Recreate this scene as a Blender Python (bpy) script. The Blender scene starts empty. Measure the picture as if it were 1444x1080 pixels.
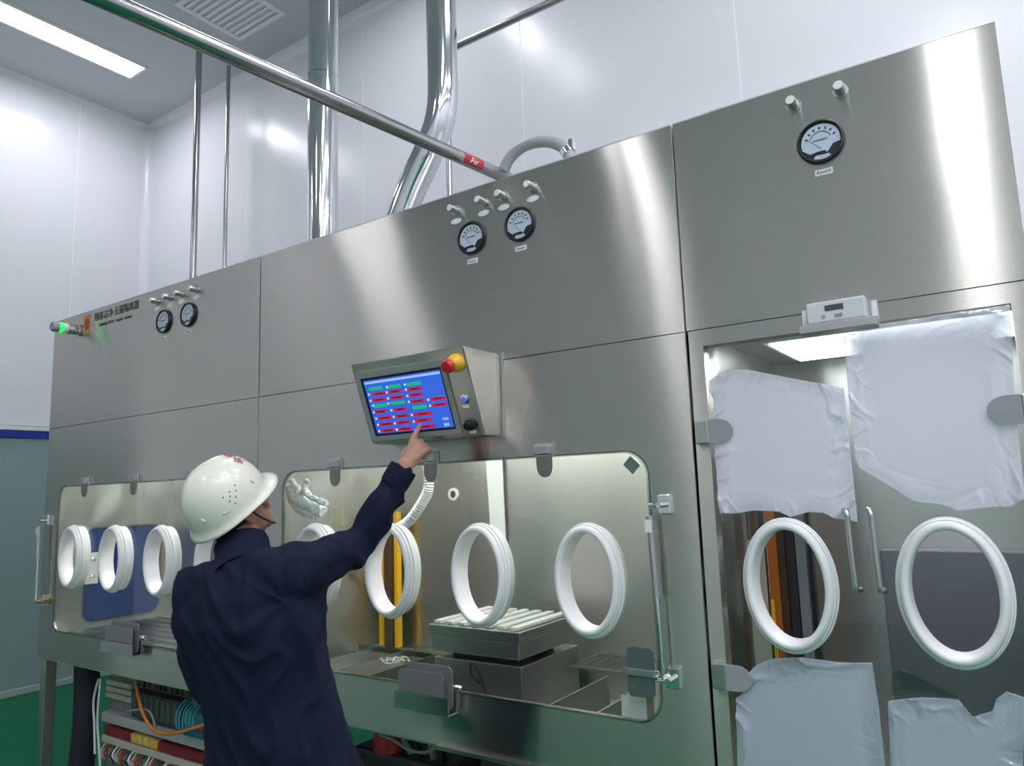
import bpy, bmesh, math, random
from mathutils import Vector, Matrix, noise
random.seed(7)
SC = bpy.context.scene
COL = SC.collection
R = math.radians

# ------------------------------------------------------------------ camera
CAM = Vector((0, -2, 1.6)); FPX = 1033.86
YAW, PITCH, ROLL = R(34.213), R(8.060), R(-1.967)
fw = Vector((-math.sin(YAW)*math.cos(PITCH), math.cos(YAW)*math.cos(PITCH), math.sin(PITCH)))
r0 = Vector((math.cos(YAW), math.sin(YAW), 0)); u0 = r0.cross(fw)
rt = r0*math.cos(ROLL)+u0*math.sin(ROLL); up = -r0*math.sin(ROLL)+u0*math.cos(ROLL)
cd = bpy.data.cameras.new('camera'); cam = bpy.data.objects.new('camera', cd); COL.objects.link(cam)
m = Matrix.Identity(4)
for i in range(3):
    m[i][0], m[i][1], m[i][2], m[i][3] = rt[i], up[i], -fw[i], CAM[i]
cam.matrix_world = m
cd.sensor_width = 36; cd.lens = FPX/1444*36; cd.clip_start = .02; cd.clip_end = 100
SC.camera = cam
def ray(x, y): return fw+rt*((x-722)/FPX)-up*((y-540)/FPX)
def onY(x, y, Y=0.0): d = ray(x, y); return CAM+d*((Y-CAM.y)/d.y)
def onX(x, y, X): d = ray(x, y); return CAM+d*((X-CAM.x)/d.x)
def onZ(x, y, Z): d = ray(x, y); return CAM+d*((Z-CAM.z)/d.z)
def atd(x, y, d): return CAM+ray(x, y)*d

# ------------------------------------------------------------------ world, exposure
w = bpy.data.worlds.new('world'); SC.world = w; w.use_nodes = True
w.node_tree.nodes['Background'].inputs[0].default_value = (.8, .85, 1, 1)
w.node_tree.nodes['Background'].inputs[1].default_value = .05
vs = SC.view_settings; vs.view_transform = 'Standard'; vs.look = 'None'; vs.gamma = 1; vs.use_curve_mapping = False
vs.exposure = 0.0
LAMP = 30.0          # ceiling lamp emission
CHAMBER = 34.0        # lamps inside the isolator chambers
ROOM = dict(x0=-7.17, x1=4.2, y0=-7.0, y1=1.92, z=5.47)

# ------------------------------------------------------------------ materials
MATS = {}
def nodes_of(name):
    mt = bpy.data.materials.new(name); mt.use_nodes = True
    nt = mt.node_tree; return mt, nt, nt.nodes['Principled BSDF']
def mat(name, col, rough=.5, metal=0., noise_amt=.06, scale=30, spec=.5, emit=0, alpha=1, coat=0, trans=0):
    if name in MATS: return MATS[name]
    mt, nt, b = nodes_of(name)
    c = tuple(col)+(1,)
    b.inputs['Base Color'].default_value = c; b.inputs['Roughness'].default_value = rough
    b.inputs['Metallic'].default_value = metal; b.inputs['Specular IOR Level'].default_value = spec
    b.inputs['Alpha'].default_value = alpha; b.inputs['Coat Weight'].default_value = coat
    if emit:
        b.inputs['Emission Color'].default_value = c; b.inputs['Emission Strength'].default_value = emit
    if noise_amt:
        tc = nt.nodes.new('ShaderNodeTexCoord'); n = nt.nodes.new('ShaderNodeTexNoise'); n.inputs['Scale'].default_value = scale
        n.inputs['Detail'].default_value = 3
        mr = nt.nodes.new('ShaderNodeMapRange'); mr.inputs[3].default_value = max(0, rough-noise_amt); mr.inputs[4].default_value = min(1, rough+noise_amt)
        nt.links.new(tc.outputs['Object'], n.inputs['Vector']); nt.links.new(n.outputs['Fac'], mr.inputs[0]); nt.links.new(mr.outputs[0], b.inputs['Roughness'])
    MATS[name] = mt; return mt
def brushed(name, col, rx, rz, haze=.25, wave=.0008):
    """sheet steel brushed along X: sharp reflections across, smeared up and down; rx, rz are roughnesses"""
    mt = bpy.data.materials.new(name); mt.use_nodes = True; nt = mt.node_tree; nt.nodes.clear()
    out = nt.nodes.new('ShaderNodeOutputMaterial')
    ga = nt.nodes.new('ShaderNodeBsdfAnisotropic'); ga.distribution = 'GGX'
    r_ = math.sqrt(rx*rz); ga.inputs['Roughness'].default_value = r_; ga.inputs['Anisotropy'].default_value = 1-rx/rz
    gb = nt.nodes.new('ShaderNodeBsdfAnisotropic'); gb.distribution = 'GGX'; gb.inputs['Roughness'].default_value = .45; gb.inputs['Anisotropy'].default_value = .2
    tv = nt.nodes.new('ShaderNodeCombineXYZ'); tv.inputs[0].default_value = 1
    tc = nt.nodes.new('ShaderNodeTexCoord'); mp = nt.nodes.new('ShaderNodeMapping'); mp.inputs['Scale'].default_value = (3, 3, 260)
    n = nt.nodes.new('ShaderNodeTexNoise'); n.inputs['Scale'].default_value = 1; n.inputs['Detail'].default_value = 4
    nt.links.new(tc.outputs['Object'], mp.inputs[0]); nt.links.new(mp.outputs[0], n.inputs['Vector'])
    rp = nt.nodes.new('ShaderNodeMix'); rp.data_type = 'RGBA'
    rp.inputs[6].default_value = tuple(c*.93 for c in col)+(1,); rp.inputs[7].default_value = tuple(min(1, c*1.06) for c in col)+(1,)
    nt.links.new(n.outputs['Fac'], rp.inputs[0])
    n2 = nt.nodes.new('ShaderNodeTexNoise'); n2.inputs['Scale'].default_value = 1.3; n2.inputs['Detail'].default_value = 1
    nt.links.new(tc.outputs['Object'], n2.inputs['Vector'])
    bp = nt.nodes.new('ShaderNodeBump'); bp.inputs['Strength'].default_value = 1; bp.inputs['Distance'].default_value = wave*10
    nt.links.new(n2.outputs['Fac'], bp.inputs['Height'])
    for g in (ga, gb):
        nt.links.new(rp.outputs[2], g.inputs['Color']); nt.links.new(tv.outputs[0], g.inputs['Tangent']); nt.links.new(bp.outputs[0], g.inputs['Normal'])
    mx = nt.nodes.new('ShaderNodeMixShader'); mx.inputs[0].default_value = haze
    nt.links.new(ga.outputs[0], mx.inputs[1]); nt.links.new(gb.outputs[0], mx.inputs[2]); nt.links.new(mx.outputs[0], out.inputs[0])
    MATS[name] = mt; return mt
def glassy(name, tint, refl=.5, rough=.02, haze=0.0, hazecol=(.8, .8, .85), attr=None):
    mt = bpy.data.materials.new(name); mt.use_nodes = True; nt = mt.node_tree; nt.nodes.clear()
    out = nt.nodes.new('ShaderNodeOutputMaterial'); tr = nt.nodes.new('ShaderNodeBsdfTransparent'); tr.inputs[0].default_value = tuple(tint)+(1,)
    gl = nt.nodes.new('ShaderNodeBsdfGlossy'); gl.inputs['Roughness'].default_value = rough
    fr = nt.nodes.new('ShaderNodeFresnel'); fr.inputs[0].default_value = 1.45
    ge = nt.nodes.new('ShaderNodeNewGeometry'); io = nt.nodes.new('ShaderNodeMapRange'); io.inputs[3].default_value = 1.45; io.inputs[4].default_value = 1/1.45
    nt.links.new(ge.outputs['Backfacing'], io.inputs[0]); nt.links.new(io.outputs[0], fr.inputs[0])    # a thin pane: same reflectance at both faces
    mu = nt.nodes.new('ShaderNodeMath'); mu.operation = 'MULTIPLY'; mu.inputs[1].default_value = refl
    mx = nt.nodes.new('ShaderNodeMixShader'); nt.links.new(fr.outputs[0], mu.inputs[0]); nt.links.new(mu.outputs[0], mx.inputs[0])
    base = tr.outputs[0]
    if haze:
        df = nt.nodes.new('ShaderNodeBsdfDiffuse'); df.inputs[0].default_value = tuple(hazecol)+(1,)
        tl = nt.nodes.new('ShaderNodeBsdfTranslucent'); tl.inputs[0].default_value = tuple(hazecol)+(1,)
        m1 = nt.nodes.new('ShaderNodeMixShader'); m1.inputs[0].default_value = .45
        nt.links.new(df.outputs[0], m1.inputs[1]); nt.links.new(tl.outputs[0], m1.inputs[2])
        m2 = nt.nodes.new('ShaderNodeMixShader'); m2.inputs[0].default_value = haze
        if attr:
            at = nt.nodes.new('ShaderNodeAttribute'); at.attribute_name = attr; mm = nt.nodes.new('ShaderNodeMath'); mm.operation = 'MULTIPLY'; mm.inputs[1].default_value = haze
            nt.links.new(at.outputs['Fac'], mm.inputs[0]); nt.links.new(mm.outputs[0], m2.inputs[0])
        nt.links.new(tr.outputs[0], m2.inputs[1]); nt.links.new(m1.outputs[0], m2.inputs[2]); base = m2.outputs[0]
    nt.links.new(base, mx.inputs[1]); nt.links.new(gl.outputs[0], mx.inputs[2]); nt.links.new(mx.outputs[0], out.inputs[0])
    MATS[name] = mt; return mt

STEEL = brushed('brushed_steel', (.605, .575, .535), .10, .46, .08)
STEELIN = brushed('chamber_steel', (.62, .615, .59), .2, .42, .3)
SATIN = mat('satin_steel', (.52, .52, .51), .32, 1, .05)
POLISH = mat('polished_steel', (.72, .73, .75), .09, 1, .03, 8)
CHROME = mat('chrome', (.8, .8, .8), .08, 1, 0)
PIPE = mat('drawn_steel_pipe', (.42, .41, .42), .22, 1, .05)
WALL = mat('coated_wall_panel', (.79, .785, .825), .24, 0, .02, 3, .4)
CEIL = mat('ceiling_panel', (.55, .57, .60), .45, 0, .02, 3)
COVE = mat('cove_trim', (.82, .83, .88), .22, 0, .03)
FLOOR = mat('green_epoxy', (.002, .15, .068), .38, 0, .05, 4, .15)
DOORGREY = mat('grey_green_door', (.27, .36, .35), .4, 0, .05, 4)
BLUE = mat('blue_rail', (.01, .03, .33), .4)
LAMPM = mat('lamp_diffuser', (.93, .95, 1), .5, 0, 0, emit=LAMP)
CLAMP_ = mat('chamber_lamp_tube', (1, .98, .94), .5, 0, 0, emit=CHAMBER)
WHITEP = mat('white_plastic', (.78, .78, .79), .3, 0, .05)
WHITEM = mat('matte_white', (.8, .8, .8), .6)
BLACK = mat('black_plastic', (.012, .012, .015), .35)
DARK = mat('dark_grey', (.04, .04, .045), .5)
GREY = mat('grey_plastic', (.3, .31, .32), .45)
DIAL = mat('gauge_dial', (.62, .67, .74), .5)
INK = mat('ink', (.02, .02, .03), .6, 0, 0)
GLASS = glassy('window_glass', (.90, .94, .92), 1.0)
GLASSEDGE = glassy('clear_acrylic', (.75, .82, .78), .7)
FILM = glassy('protective_film', (.92, .92, .96), 2.2, .12, .92, (.88, .87, .94), 'milk')
BLUEFILM = glassy('bluish_protective_film', (.9, .93, .97), 1.8, .13, .92, (.66, .71, .79), 'milk')
NAVY = mat('navy_cotton', (.008, .011, .032), .85, 0, .05, 60, .2)
TROUSER = mat('black_trousers', (.008, .008, .011), .9, 0, .05, 60, .2)
SKIN = mat('skin', (.46, .235, .175), .5, 0, .06, 60, .4)
HAIR = mat('dark_hair', (.012, .010, .009), .6)
HELMET = mat('ivory_helmet_shell', (.78, .76, .67), .22, 0, .03, 10, .5, coat=.3)
RED = mat('red_plastic', (.55, .012, .012), .35)
YELLOW = mat('yellow_plastic', (.75, .42, .02), .4)
ORANGE = mat('orange_cable', (.72, .2, .03), .45)
AMBER = mat('amber_acrylic', (.85, .48, .01), .25)
BROWN = mat('brown_strip', (.10, .055, .03), .5)
BLUEDOOR = mat('blue_inner_door', (.008, .028, .17), .4)
CREAM = mat('cream_plastic', (.52, .50, .40), .5)
TEALTUBE = mat('teal_tube', (.06, .35, .42), .4)
HOSEG = mat('grey_hose', (.33, .36, .36), .35)
SOLE = mat('rubber', (.01, .01, .01), .8)

# ------------------------------------------------------------------ helpers
WORLD = {}
I4 = Matrix.Identity(4)
def T3(x, y=None, z=None):
    return Matrix.Translation(Vector((x, y, z)) if y is not None else Vector(x))
def mesh(name, bm, smooth=False, angle=None):
    bmesh.ops.recalc_face_normals(bm, faces=bm.faces)
    me = bpy.data.meshes.new(name); bm.to_mesh(me); bm.free()
    if smooth:
        me.polygons.foreach_set('use_smooth', [True]*len(me.polygons))
        if angle is not None: me.set_sharp_from_angle(angle=R(angle))
    return me
def put(name, me, mt, parent=None, M=I4, kind=None, label=None):
    """link a mesh as ONE object; M is its world matrix"""
    o = bpy.data.objects.new(name, me); COL.objects.link(o)
    if mt and (len(me.materials) == 0): me.materials.append(mt)
    if parent:
        o.parent = parent; o.matrix_parent_inverse = WORLD[parent].inverted()
    o.matrix_basis = M; WORLD[o] = M.copy()
    if kind: o['kind'] = kind
    if label: o['label'] = label
    return o
def part(name, bm, mt, parent=None, smooth=False, angle=40, M=I4, **k):
    return put(name, mesh(name, bm, smooth, angle), mt, parent, M, **k)
def thing(name, label, cat, loc=(0, 0, 0), group=None):
    o = bpy.data.objects.new(name, None); COL.objects.link(o); o.empty_display_size = .05
    o.matrix_basis = T3(loc); WORLD[o] = T3(loc)
    return tag(o, label, cat, group)
def tag(o, label, cat, group=None):
    o['label'] = label; o['category'] = cat
    if group: o['group'] = group
    return o
def struct(name, bm, mt, smooth=False):
    return part(name, bm, mt, None, smooth, 40, kind='structure')
def nb(): return bmesh.new()
def box(bm, x0, x1, y0, y1, z0, z1, bev=0):
    r = bmesh.ops.create_cube(bm, size=1)
    for v in r['verts']:
        v.co = Vector(((x0+x1)/2+v.co.x*(x1-x0), (y0+y1)/2+v.co.y*(y1-y0), (z0+z1)/2+v.co.z*(z1-z0)))
    if bev:
        es = list({e for v in r['verts'] for e in v.link_edges})
        bmesh.ops.bevel(bm, geom=es, offset=bev, segments=2, affect='EDGES', profile=.5)
    return bm
def B(x0, x1, y0, y1, z0, z1, bev=0): return box(nb(), x0, x1, y0, y1, z0, z1, bev)
def frame_of(d):
    d = d.normalized(); a = Vector((0, 0, 1)) if abs(d.z) < .9 else Vector((1, 0, 0))
    s = d.cross(a).normalized(); return s, s.cross(d).normalized()
def tube(bm, pts, r, seg=12, cap=True):
    pts = [Vector(p) for p in pts]; n = len(pts); rs = r if isinstance(r, (list, tuple)) else [r]*n
    s = None; rings = []
    for i, p in enumerate(pts):
        d = (pts[min(i+1, n-1)]-pts[max(i-1, 0)]).normalized()
        if s is None: s, t = frame_of(d)
        else:
            s = (s-d*s.dot(d)).normalized(); t = s.cross(d).normalized()
        rings.append([bm.verts.new(p+(s*math.cos(a)+t*math.sin(a))*rs[i]) for a in [2*math.pi*k/seg for k in range(seg)]])
    for a, b in zip(rings, rings[1:]):
        for k in range(seg): bm.faces.new((a[k], a[(k+1) % seg], b[(k+1) % seg], b[k]))
    if cap: bm.faces.new(rings[0]); bm.faces.new(rings[-1][::-1])
    return bm
def spline(pts, n=8):
    pts = [Vector(p) for p in pts]; out = []
    P = [pts[0]*2-pts[1]]+pts+[pts[-1]*2-pts[-2]]
    for i in range(1, len(P)-2):
        for k in range(n):
            t = k/n; a, b, c, d = P[i-1], P[i], P[i+1], P[i+2]
            out.append(.5*((2*b)+(c-a)*t+(2*a-5*b+4*c-d)*t*t+(3*b-a-3*c+d)*t**3))
    return out+[pts[-1]]
def lathe(bm, prof, axis_p, axis_d, seg=24, loop=False):
    """prof: list of (radius, distance along axis)"""
    d = Vector(axis_d).normalized(); s, t = frame_of(d); p = Vector(axis_p); rings = []
    for r, h in prof:
        if r < 1e-6: rings.append([bm.verts.new(p+d*h)])
        else: rings.append([bm.verts.new(p+d*h+(s*math.cos(a)+t*math.sin(a))*r) for a in [2*math.pi*k/seg for k in range(seg)]])
    for a, b in zip(rings, rings[1:]+(rings[:1] if loop else [])):
        for k in range(seg):
            q = [a[k % len(a)], a[(k+1) % len(a)], b[(k+1) % len(b)], b[k % len(b)]]
            q = list(dict.fromkeys(q))
            if len(q) > 2: bm.faces.new(q)
    for g in (() if loop else (rings[0], rings[-1])):
        if len(g) > 1: bm.faces.new(g)
    return bm
def rrect(x0, x1, z0, z1, r, n=7):
    pts = []
    for cx, cz, a0 in ((x1-r, z1-r, 0), (x0+r, z1-r, 90), (x0+r, z0+r, 180), (x1-r, z0+r, 270)):
        for k in range(n+1):
            a = R(a0+90*k/n); pts.append((cx+r*math.cos(a), cz+r*math.sin(a)))
    return pts
def rect(x0, x1, z0, z1): return [(x0, z0), (x1, z0), (x1, z1), (x0, z1)]
def ellipse(cx, cz, a, b, n=32): return [(cx+a*math.cos(2*math.pi*k/n), cz+b*math.sin(2*math.pi*k/n)) for k in range(n)]
def plate(outer, holes, y0, y1, axis='Y'):
    """polygon with holes in XZ (axis Y) or YZ (axis X), extruded from y0 to y1"""
    bm = nb(); es = []
    def P(u, v, d): return Vector((u, d, v)) if axis == 'Y' else (Vector((d, u, v)) if axis == 'X' else Vector((u, v, d)))
    for lp in [outer]+list(holes):
        vsx = [bm.verts.new(P(u, v, y0)) for u, v in lp]
        es += [bm.edges.new((vsx[i], vsx[(i+1) % len(vsx)])) for i in range(len(vsx))]
    bmesh.ops.triangle_fill(bm, use_beauty=True, use_dissolve=False, edges=es)
    fs = list(bm.faces); ex = bmesh.ops.extrude_face_region(bm, geom=fs)
    d = {'Y': Vector((0, y1-y0, 0)), 'X': Vector((y1-y0, 0, 0)), 'Z': Vector((0, 0, y1-y0))}[axis]
    bmesh.ops.translate(bm, verts=[g for g in ex['geom'] if isinstance(g, bmesh.types.BMVert)], vec=d)
    return bm
DEPS = bpy.context.evaluated_depsgraph_get
def text_mesh(body, size, extrude=.0004, align='CENTER', shear=0, bold=0):
    cu = bpy.data.curves.new('lettering', 'FONT'); cu.body = body; cu.size = size; cu.extrude = extrude; cu.align_x = align; cu.align_y = 'CENTER'
    cu.resolution_u = 3; cu.shear = shear; cu.offset = bold
    o = bpy.data.objects.new('tmp', cu); COL.objects.link(o); bpy.context.view_layer.update()
    me = bpy.data.meshes.new_from_object(o.evaluated_get(DEPS())); bpy.data.objects.remove(o); bpy.data.curves.remove(cu)
    me.name = 'lettering'; return me
FRONT = Matrix(((1, 0, 0, 0), (0, 0, -1, 0), (0, 1, 0, 0), (0, 0, 0, 1)))   # XY text -> faces -Y
def bake(bm, mods):
    """apply modifiers to a mesh and return the new mesh"""
    me = bpy.data.meshes.new('tmp'); bm.to_mesh(me); bm.free()
    o = bpy.data.objects.new('tmp', me); COL.objects.link(o)
    for ty, kw in mods:
        md = o.modifiers.new(ty, ty)
        for k, v in kw.items(): setattr(md, k, v)
    bpy.context.view_layer.update()
    out = bpy.data.meshes.new_from_object(o.evaluated_get(DEPS())); bpy.data.objects.remove(o); bpy.data.meshes.remove(me)
    out.polygons.foreach_set('use_smooth', [True]*len(out.polygons)); return out

# ------------------------------------------------------------------ room
X0, X1, Y0, Y1, ZC = ROOM['x0'], ROOM['x1'], ROOM['y0'], ROOM['y1'], ROOM['z']
struct('floor', B(X0-.1, X1+.1, Y0-.1, Y1+.1, -.1, 0), FLOOR)
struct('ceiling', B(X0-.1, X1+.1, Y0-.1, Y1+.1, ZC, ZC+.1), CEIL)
SEAM = mat('panel_joint', (.93, .94, .96), .5)
wb = struct('wall_back', B(X0-.1, X1+.1, Y1+.002, Y1+.1, 0, ZC), SEAM)
xs = [X0, -5.55, -4.02, -2.5, -1.05, .45, 1.95, 3.4, X1]
for a, b in zip(xs, xs[1:]): part('wall_panel', B(a+.003, b-.003, Y1, Y1+.02, 0, ZC, .001), WALL, wb)
wl = struct('wall_left', B(X0-.1, X0-.021, Y0, Y1, 0, ZC), SEAM)
ys = [Y0, -5.78, -4.62, -3.46, -2.3, -1.13, .04, 1.22, Y1]
for a, b in zip(ys, ys[1:]):
    z0 = 2.28 if b > -1.2 and a < 1.9 else 0
    part('wall_panel', B(X0-.02, X0, a+.003, b-.003, z0, ZC, .001), WALL, wl); part('joint_bead', B(X0-.02, X0-.0015, b-.003, b+.003, z0, ZC), SEAM, wl)
wr = struct('wall_right', B(X1+.02, X1+.1, Y0, Y1, 0, ZC), SEAM)
for k in range(6): part('wall_panel', B(X1, X1+.02, Y0+k*1.487+.004, Y0+(k+1)*1.487-.004, 0, ZC, .003), WALL, wr)
wf = struct('wall_front', B(X0-.1, X1+.1, Y0-.1, Y0-.02, 0, ZC), SEAM)
for k in range(8): part('wall_panel', B(X0+k*1.42+.004, X0+(k+1)*1.42-.004, Y0-.02, Y0, 0, ZC, .003), WALL, wf)
# big grey-green sliding door with its blue head rail, in the left wall
dr = struct('door_1', B(X0-.02, X0-.004, -1.9, 1.88, .06, 2.17), DOORGREY)
part('head_rail', B(X0-.02, X0+.02, -1.9, 1.88, 2.17, 2.235, .004), BLUE, dr)
part('head_cap', B(X0-.02, X0+.03, -1.9, 1.88, 2.235, 2.27, .004), WHITEP, dr)
# coves
def cove(name, p, q, c1, c2, r=.06):
    p, q, c1, c2 = map(Vector, (p, q, c1, c2)); bm = nb(); prev = None
    arc = [p*0+c1*(r*(1-math.sin(a)))+c2*(r*(1-math.cos(a))) for a in [math.pi/2*k/6 for k in range(7)]]
    L0 = [bm.verts.new(p)]+[bm.verts.new(p+a) for a in arc]; L1 = [bm.verts.new(q)]+[bm.verts.new(q+a) for a in arc]
    n = len(L0)
    for i in range(n): bm.faces.new((L0[i], L0[(i+1) % n], L1[(i+1) % n], L1[i]))
    bm.faces.new(L0); bm.faces.new(L1[::-1]); struct(name, bm, COVE)
cove('trim_1', (X0, Y0, ZC), (X0, Y1, ZC), (1, 0, 0), (0, 0, -1), .07)
cove('trim_2', (X0, Y1, ZC), (X1, Y1, ZC), (0, -1, 0), (0, 0, -1), .07)
cove('trim_3', (X0, Y1, 0), (X0, Y1, ZC), (1, 0, 0), (0, -1, 0), .07)
struct('baseboard_left', B(X0-.004, X0+.025, Y0, Y1-.07, 0, .06, .008), mat('skirting_glaze', (.36, .45, .42), .3))
# ceiling lamps
def ceiling_lamp(x, y, label):
    t = thing('ceiling_light', label, 'ceiling light', (x, y, ZC), 'recessed strip lights in the ceiling')
    part('frame', plate(rect(x-.15, x+.15, y-.63, y+.63), [rect(x-.125, x+.125, y-.605, y+.605)], ZC-.012, ZC-.0005, 'Z'), WHITEM, t)
    part('diffuser', B(x-.125, x+.125, y-.605, y+.605, ZC-.008, ZC-.001), LAMPM, t)
ceiling_lamp(-6.25, .67, 'long white strip light in the ceiling above the left wall')
ceiling_lamp(-3.1, .55, 'strip light in the ceiling above the polished ducts')
for x, y in ((0, .55), (1.6, .55), (3.2, .55)): ceiling_lamp(x, y, 'unseen strip light in the ceiling along the back wall beyond the picture')  # middle lamp added to brighten the back wall; the others continue the row
for x, y in [(-6.4, -3.9), (-2.95, -4.3), (-.10, -4.3), (-.07, -1.8)]+[(x, y) for x in (1.3, 3.0) for y in (-1.2, -2.8, -4.4, -6)]: ceiling_lamp(x, y, 'unseen strip light in the ceiling behind the camera')  # far left-hand lamps follow the steel streaks; the rest are added fill light
# ceiling return grille
p = onZ(325, 12, ZC)
g = thing('ceiling_grille', 'grey louvred air grille in the ceiling near the tall duct', 'air grille', (p.x, p.y, ZC))
part('frame', plate(rect(p.x-.3, p.x+.3, p.y-.3, p.y+.3), [rect(p.x-.26, p.x+.26, p.y-.26, p.y+.26)], ZC-.012, ZC-.0005, 'Z'), COVE, g)
sl = mesh('slat', B(-.26, .26, -.012, .012, -.008, -.001))
for k in range(9): put('slat', sl, COVE, g, T3(p.x, p.y-.22+k*.055, ZC))

# ------------------------------------------------------------------ shared small meshes
def oval_ring(a, b, prof, seg=48):
    bm = nb(); rings = []
    for o, y in prof:
        rings.append([bm.verts.new(((a+o)*math.cos(2*math.pi*k/seg), y, (b+o)*math.sin(2*math.pi*k/seg))) for k in range(seg)])
    n = len(rings)
    for i in range(n):
        A, Bq = rings[i], rings[(i+1) % n]
        for k in range(seg): bm.faces.new((A[k], A[(k+1) % seg], Bq[(k+1) % seg], Bq[k]))
    return bm
RING = mesh('glove_port', oval_ring(.088, .140, [(0, .040), (0, -.022), (.003, -.031), (.009, -.035), (.016, -.032), (.0205, -.025), (.0225, -.017), (.0205, -.014), (.0205, .040)]), True, 60)
FLANGE = mesh('flange', oval_ring(.110, .162, [(0, .0), (0, -.019), (.003, -.0195), (.0045, -.016), (.0045, -.010), (.0025, -.009), (.0085, -.007), (.0085, .0)]), True, 50)
def glove_port(x, z, par, y=.0):
    o = put('glove_port', RING, WHITEP, par, T3(x, y, z)); put('flange', FLANGE, WHITEP, o, T3(x, y, z)); return o
PORT_HOLE = (.1075, .1595)
gb = nb(); lathe(gb, [(.049, -.0), (.0605, 0), (.0605, -.016), (.0585, -.022), (.0545, -.024), (.0525, -.021), (.0525, -.012), (.049, -.012)], (0, 0, 0), (0, 1, 0), 40, True)
BEZEL = mesh('bezel', gb, True, 35)
def arcpoly(r0, r1, a0, a1, n=14):
    return [(r1*math.cos(R(a0+(a1-a0)*k/n)), r1*math.sin(R(a0+(a1-a0)*k/n))) for k in range(n+1)]+[(r0*math.cos(R(a1+(a0-a1)*k/n)), r0*math.sin(R(a1+(a0-a1)*k/n))) for k in range(n+1)]
DIALM = mesh('dial', plate(ellipse(0, 0, .0515, .0515), [], -.012, -.006))
MASK = mesh('lower_mask', plate([(.051*math.cos(R(a)), .051*math.sin(R(a))) for a in range(195, 246, 10)]+[(-.014, -.034), (-.009, -.027), (.009, -.027), (.014, -.034)]+[(.051*math.cos(R(a)), .051*math.sin(R(a))) for a in range(300, 356, 8)]+[(.03, -.014), (.018, -.03), (.012, -.037), (-.015, -.036), (-.028, -.03)], [], -.0145, -.0121))
ARC = mesh('scale_arc', plate(arcpoly(.0265, .0285, 20, 160), [], -.0132, -.0122))
gbm = nb()
for k in range(7):
    a = R(160-140*k/6); c, s = math.cos(a), math.sin(a)
    rr = bmesh.ops.create_cube(gbm, size=1)
    for v in rr['verts']: v.co = Vector((c*(.037+v.co.x*.007)-s*v.co.z*.0045, -.0127+v.co.y*.001, s*(.037+v.co.x*.007)+c*v.co.z*.0045))
TICKS = mesh('scale_marks', gbm)
NEEDLE = mesh('needle', plate([(-.001, -.02), (.001, -.02), (-.0315, .0115), (-.032, .011)], [], -.016, -.0150))
DIALTEXT = text_mesh('MAGNEHELIC', .0062)
LENS = mesh('lens', plate(ellipse(0, 0, .052, .052), [], -.0195, -.0185))
for me_ in (BEZEL, DIALM, MASK, ARC, TICKS, NEEDLE, LENS): me_.transform(Matrix.Diagonal((1, .55, 1, 1)))
def label_mesh(w, h): return mesh('label_plate', B(-w/2, w/2, -.0015, 0, -h/2, h/2))
LBL = label_mesh(.044, .017); LBLTXT = text_mesh('Room', .013)
LBLTXT4 = text_mesh('Room4', .012)
CLEAR = glassy('gauge_lens', (.97, .98, 1), .6)
def gauge(x, z, par, txt=None):
    o = put('pressure_gauge', BEZEL, BLACK, par, T3(x, 0, z), label='round black-rimmed pressure gauge')
    put('dial', DIALM, DIAL, o, T3(x, 0, z)); put('lower_mask', MASK, BLACK, o, T3(x, 0, z)); put('scale_arc', ARC, INK, o, T3(x, 0, z))
    put('scale_marks', TICKS, INK, o, T3(x, 0, z)); put('needle', NEEDLE, INK, o, T3(x, 0, z)); put('lens', LENS, CLEAR, o, T3(x, 0, z))
    put('dial_lettering', DIALTEXT, INK, o, T3(x, -.0072, z+.004) @ FRONT)
    if txt:
        l = put('gauge_label', LBL, WHITEP, par, T3(x, 0, z-.083)); put('label_lettering', txt, INK, l, T3(x, -.0019, z-.083) @ FRONT)
kb = nb(); lathe(kb, [(.019, 0), (.019, -.004), (.0135, -.004), (.0135, -.036), (.012, -.039), (0, -.039)], (0, 0, 0), (0, 1, 0), 20)
KNOB = mesh('knob', kb, True, 35)
KTAG = mesh('knob_tag', plate(ellipse(0, 0, .024, .0105, 20), [], -.002, 0))
KFACE = mesh('knob_face', plate(ellipse(0, 0, .0115, .0115, 18), [], -.0402, -.0390))
def knob(x, z, par, tagged=True):
    o = put('valve_knob', KNOB, SATIN, par, T3(x, 0, z)); put('knob_face', KFACE, WHITEP, o, T3(x, 0, z))
    if tagged: put('knob_tag', KTAG, WHITEP, par, T3(x, 0, z-.04))
def tongue_outline(w, z0, z1, n=10):
    r = w/2; return [(r, z1), (-r, z1)]+[(-r*math.cos(math.pi*k/n), z0+r*1.25-r*1.25*math.sin(math.pi*k/n)) for k in range(n+1)]
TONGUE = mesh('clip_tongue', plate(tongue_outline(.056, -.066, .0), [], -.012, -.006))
CLIP = mesh('window_clip', box(box(nb(), -.033, .026, -.024, 0, .006, .036, .003), -.036, .034, -.006, 0, -.004, .042, .002))
DTONGUE = mat('dark_clip_steel', (.30, .29, .26), .35, 1, .05)  # tongues are of darker steel than the clip bodies
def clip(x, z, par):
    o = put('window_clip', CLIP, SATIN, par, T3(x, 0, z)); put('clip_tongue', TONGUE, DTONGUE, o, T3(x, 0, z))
FLAP = mat('flap_grey', (.23, .225, .24), .35, .3)
CLAMPG = mat('clamp_green_grey', (.13, .165, .165), .25, .4)
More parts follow.
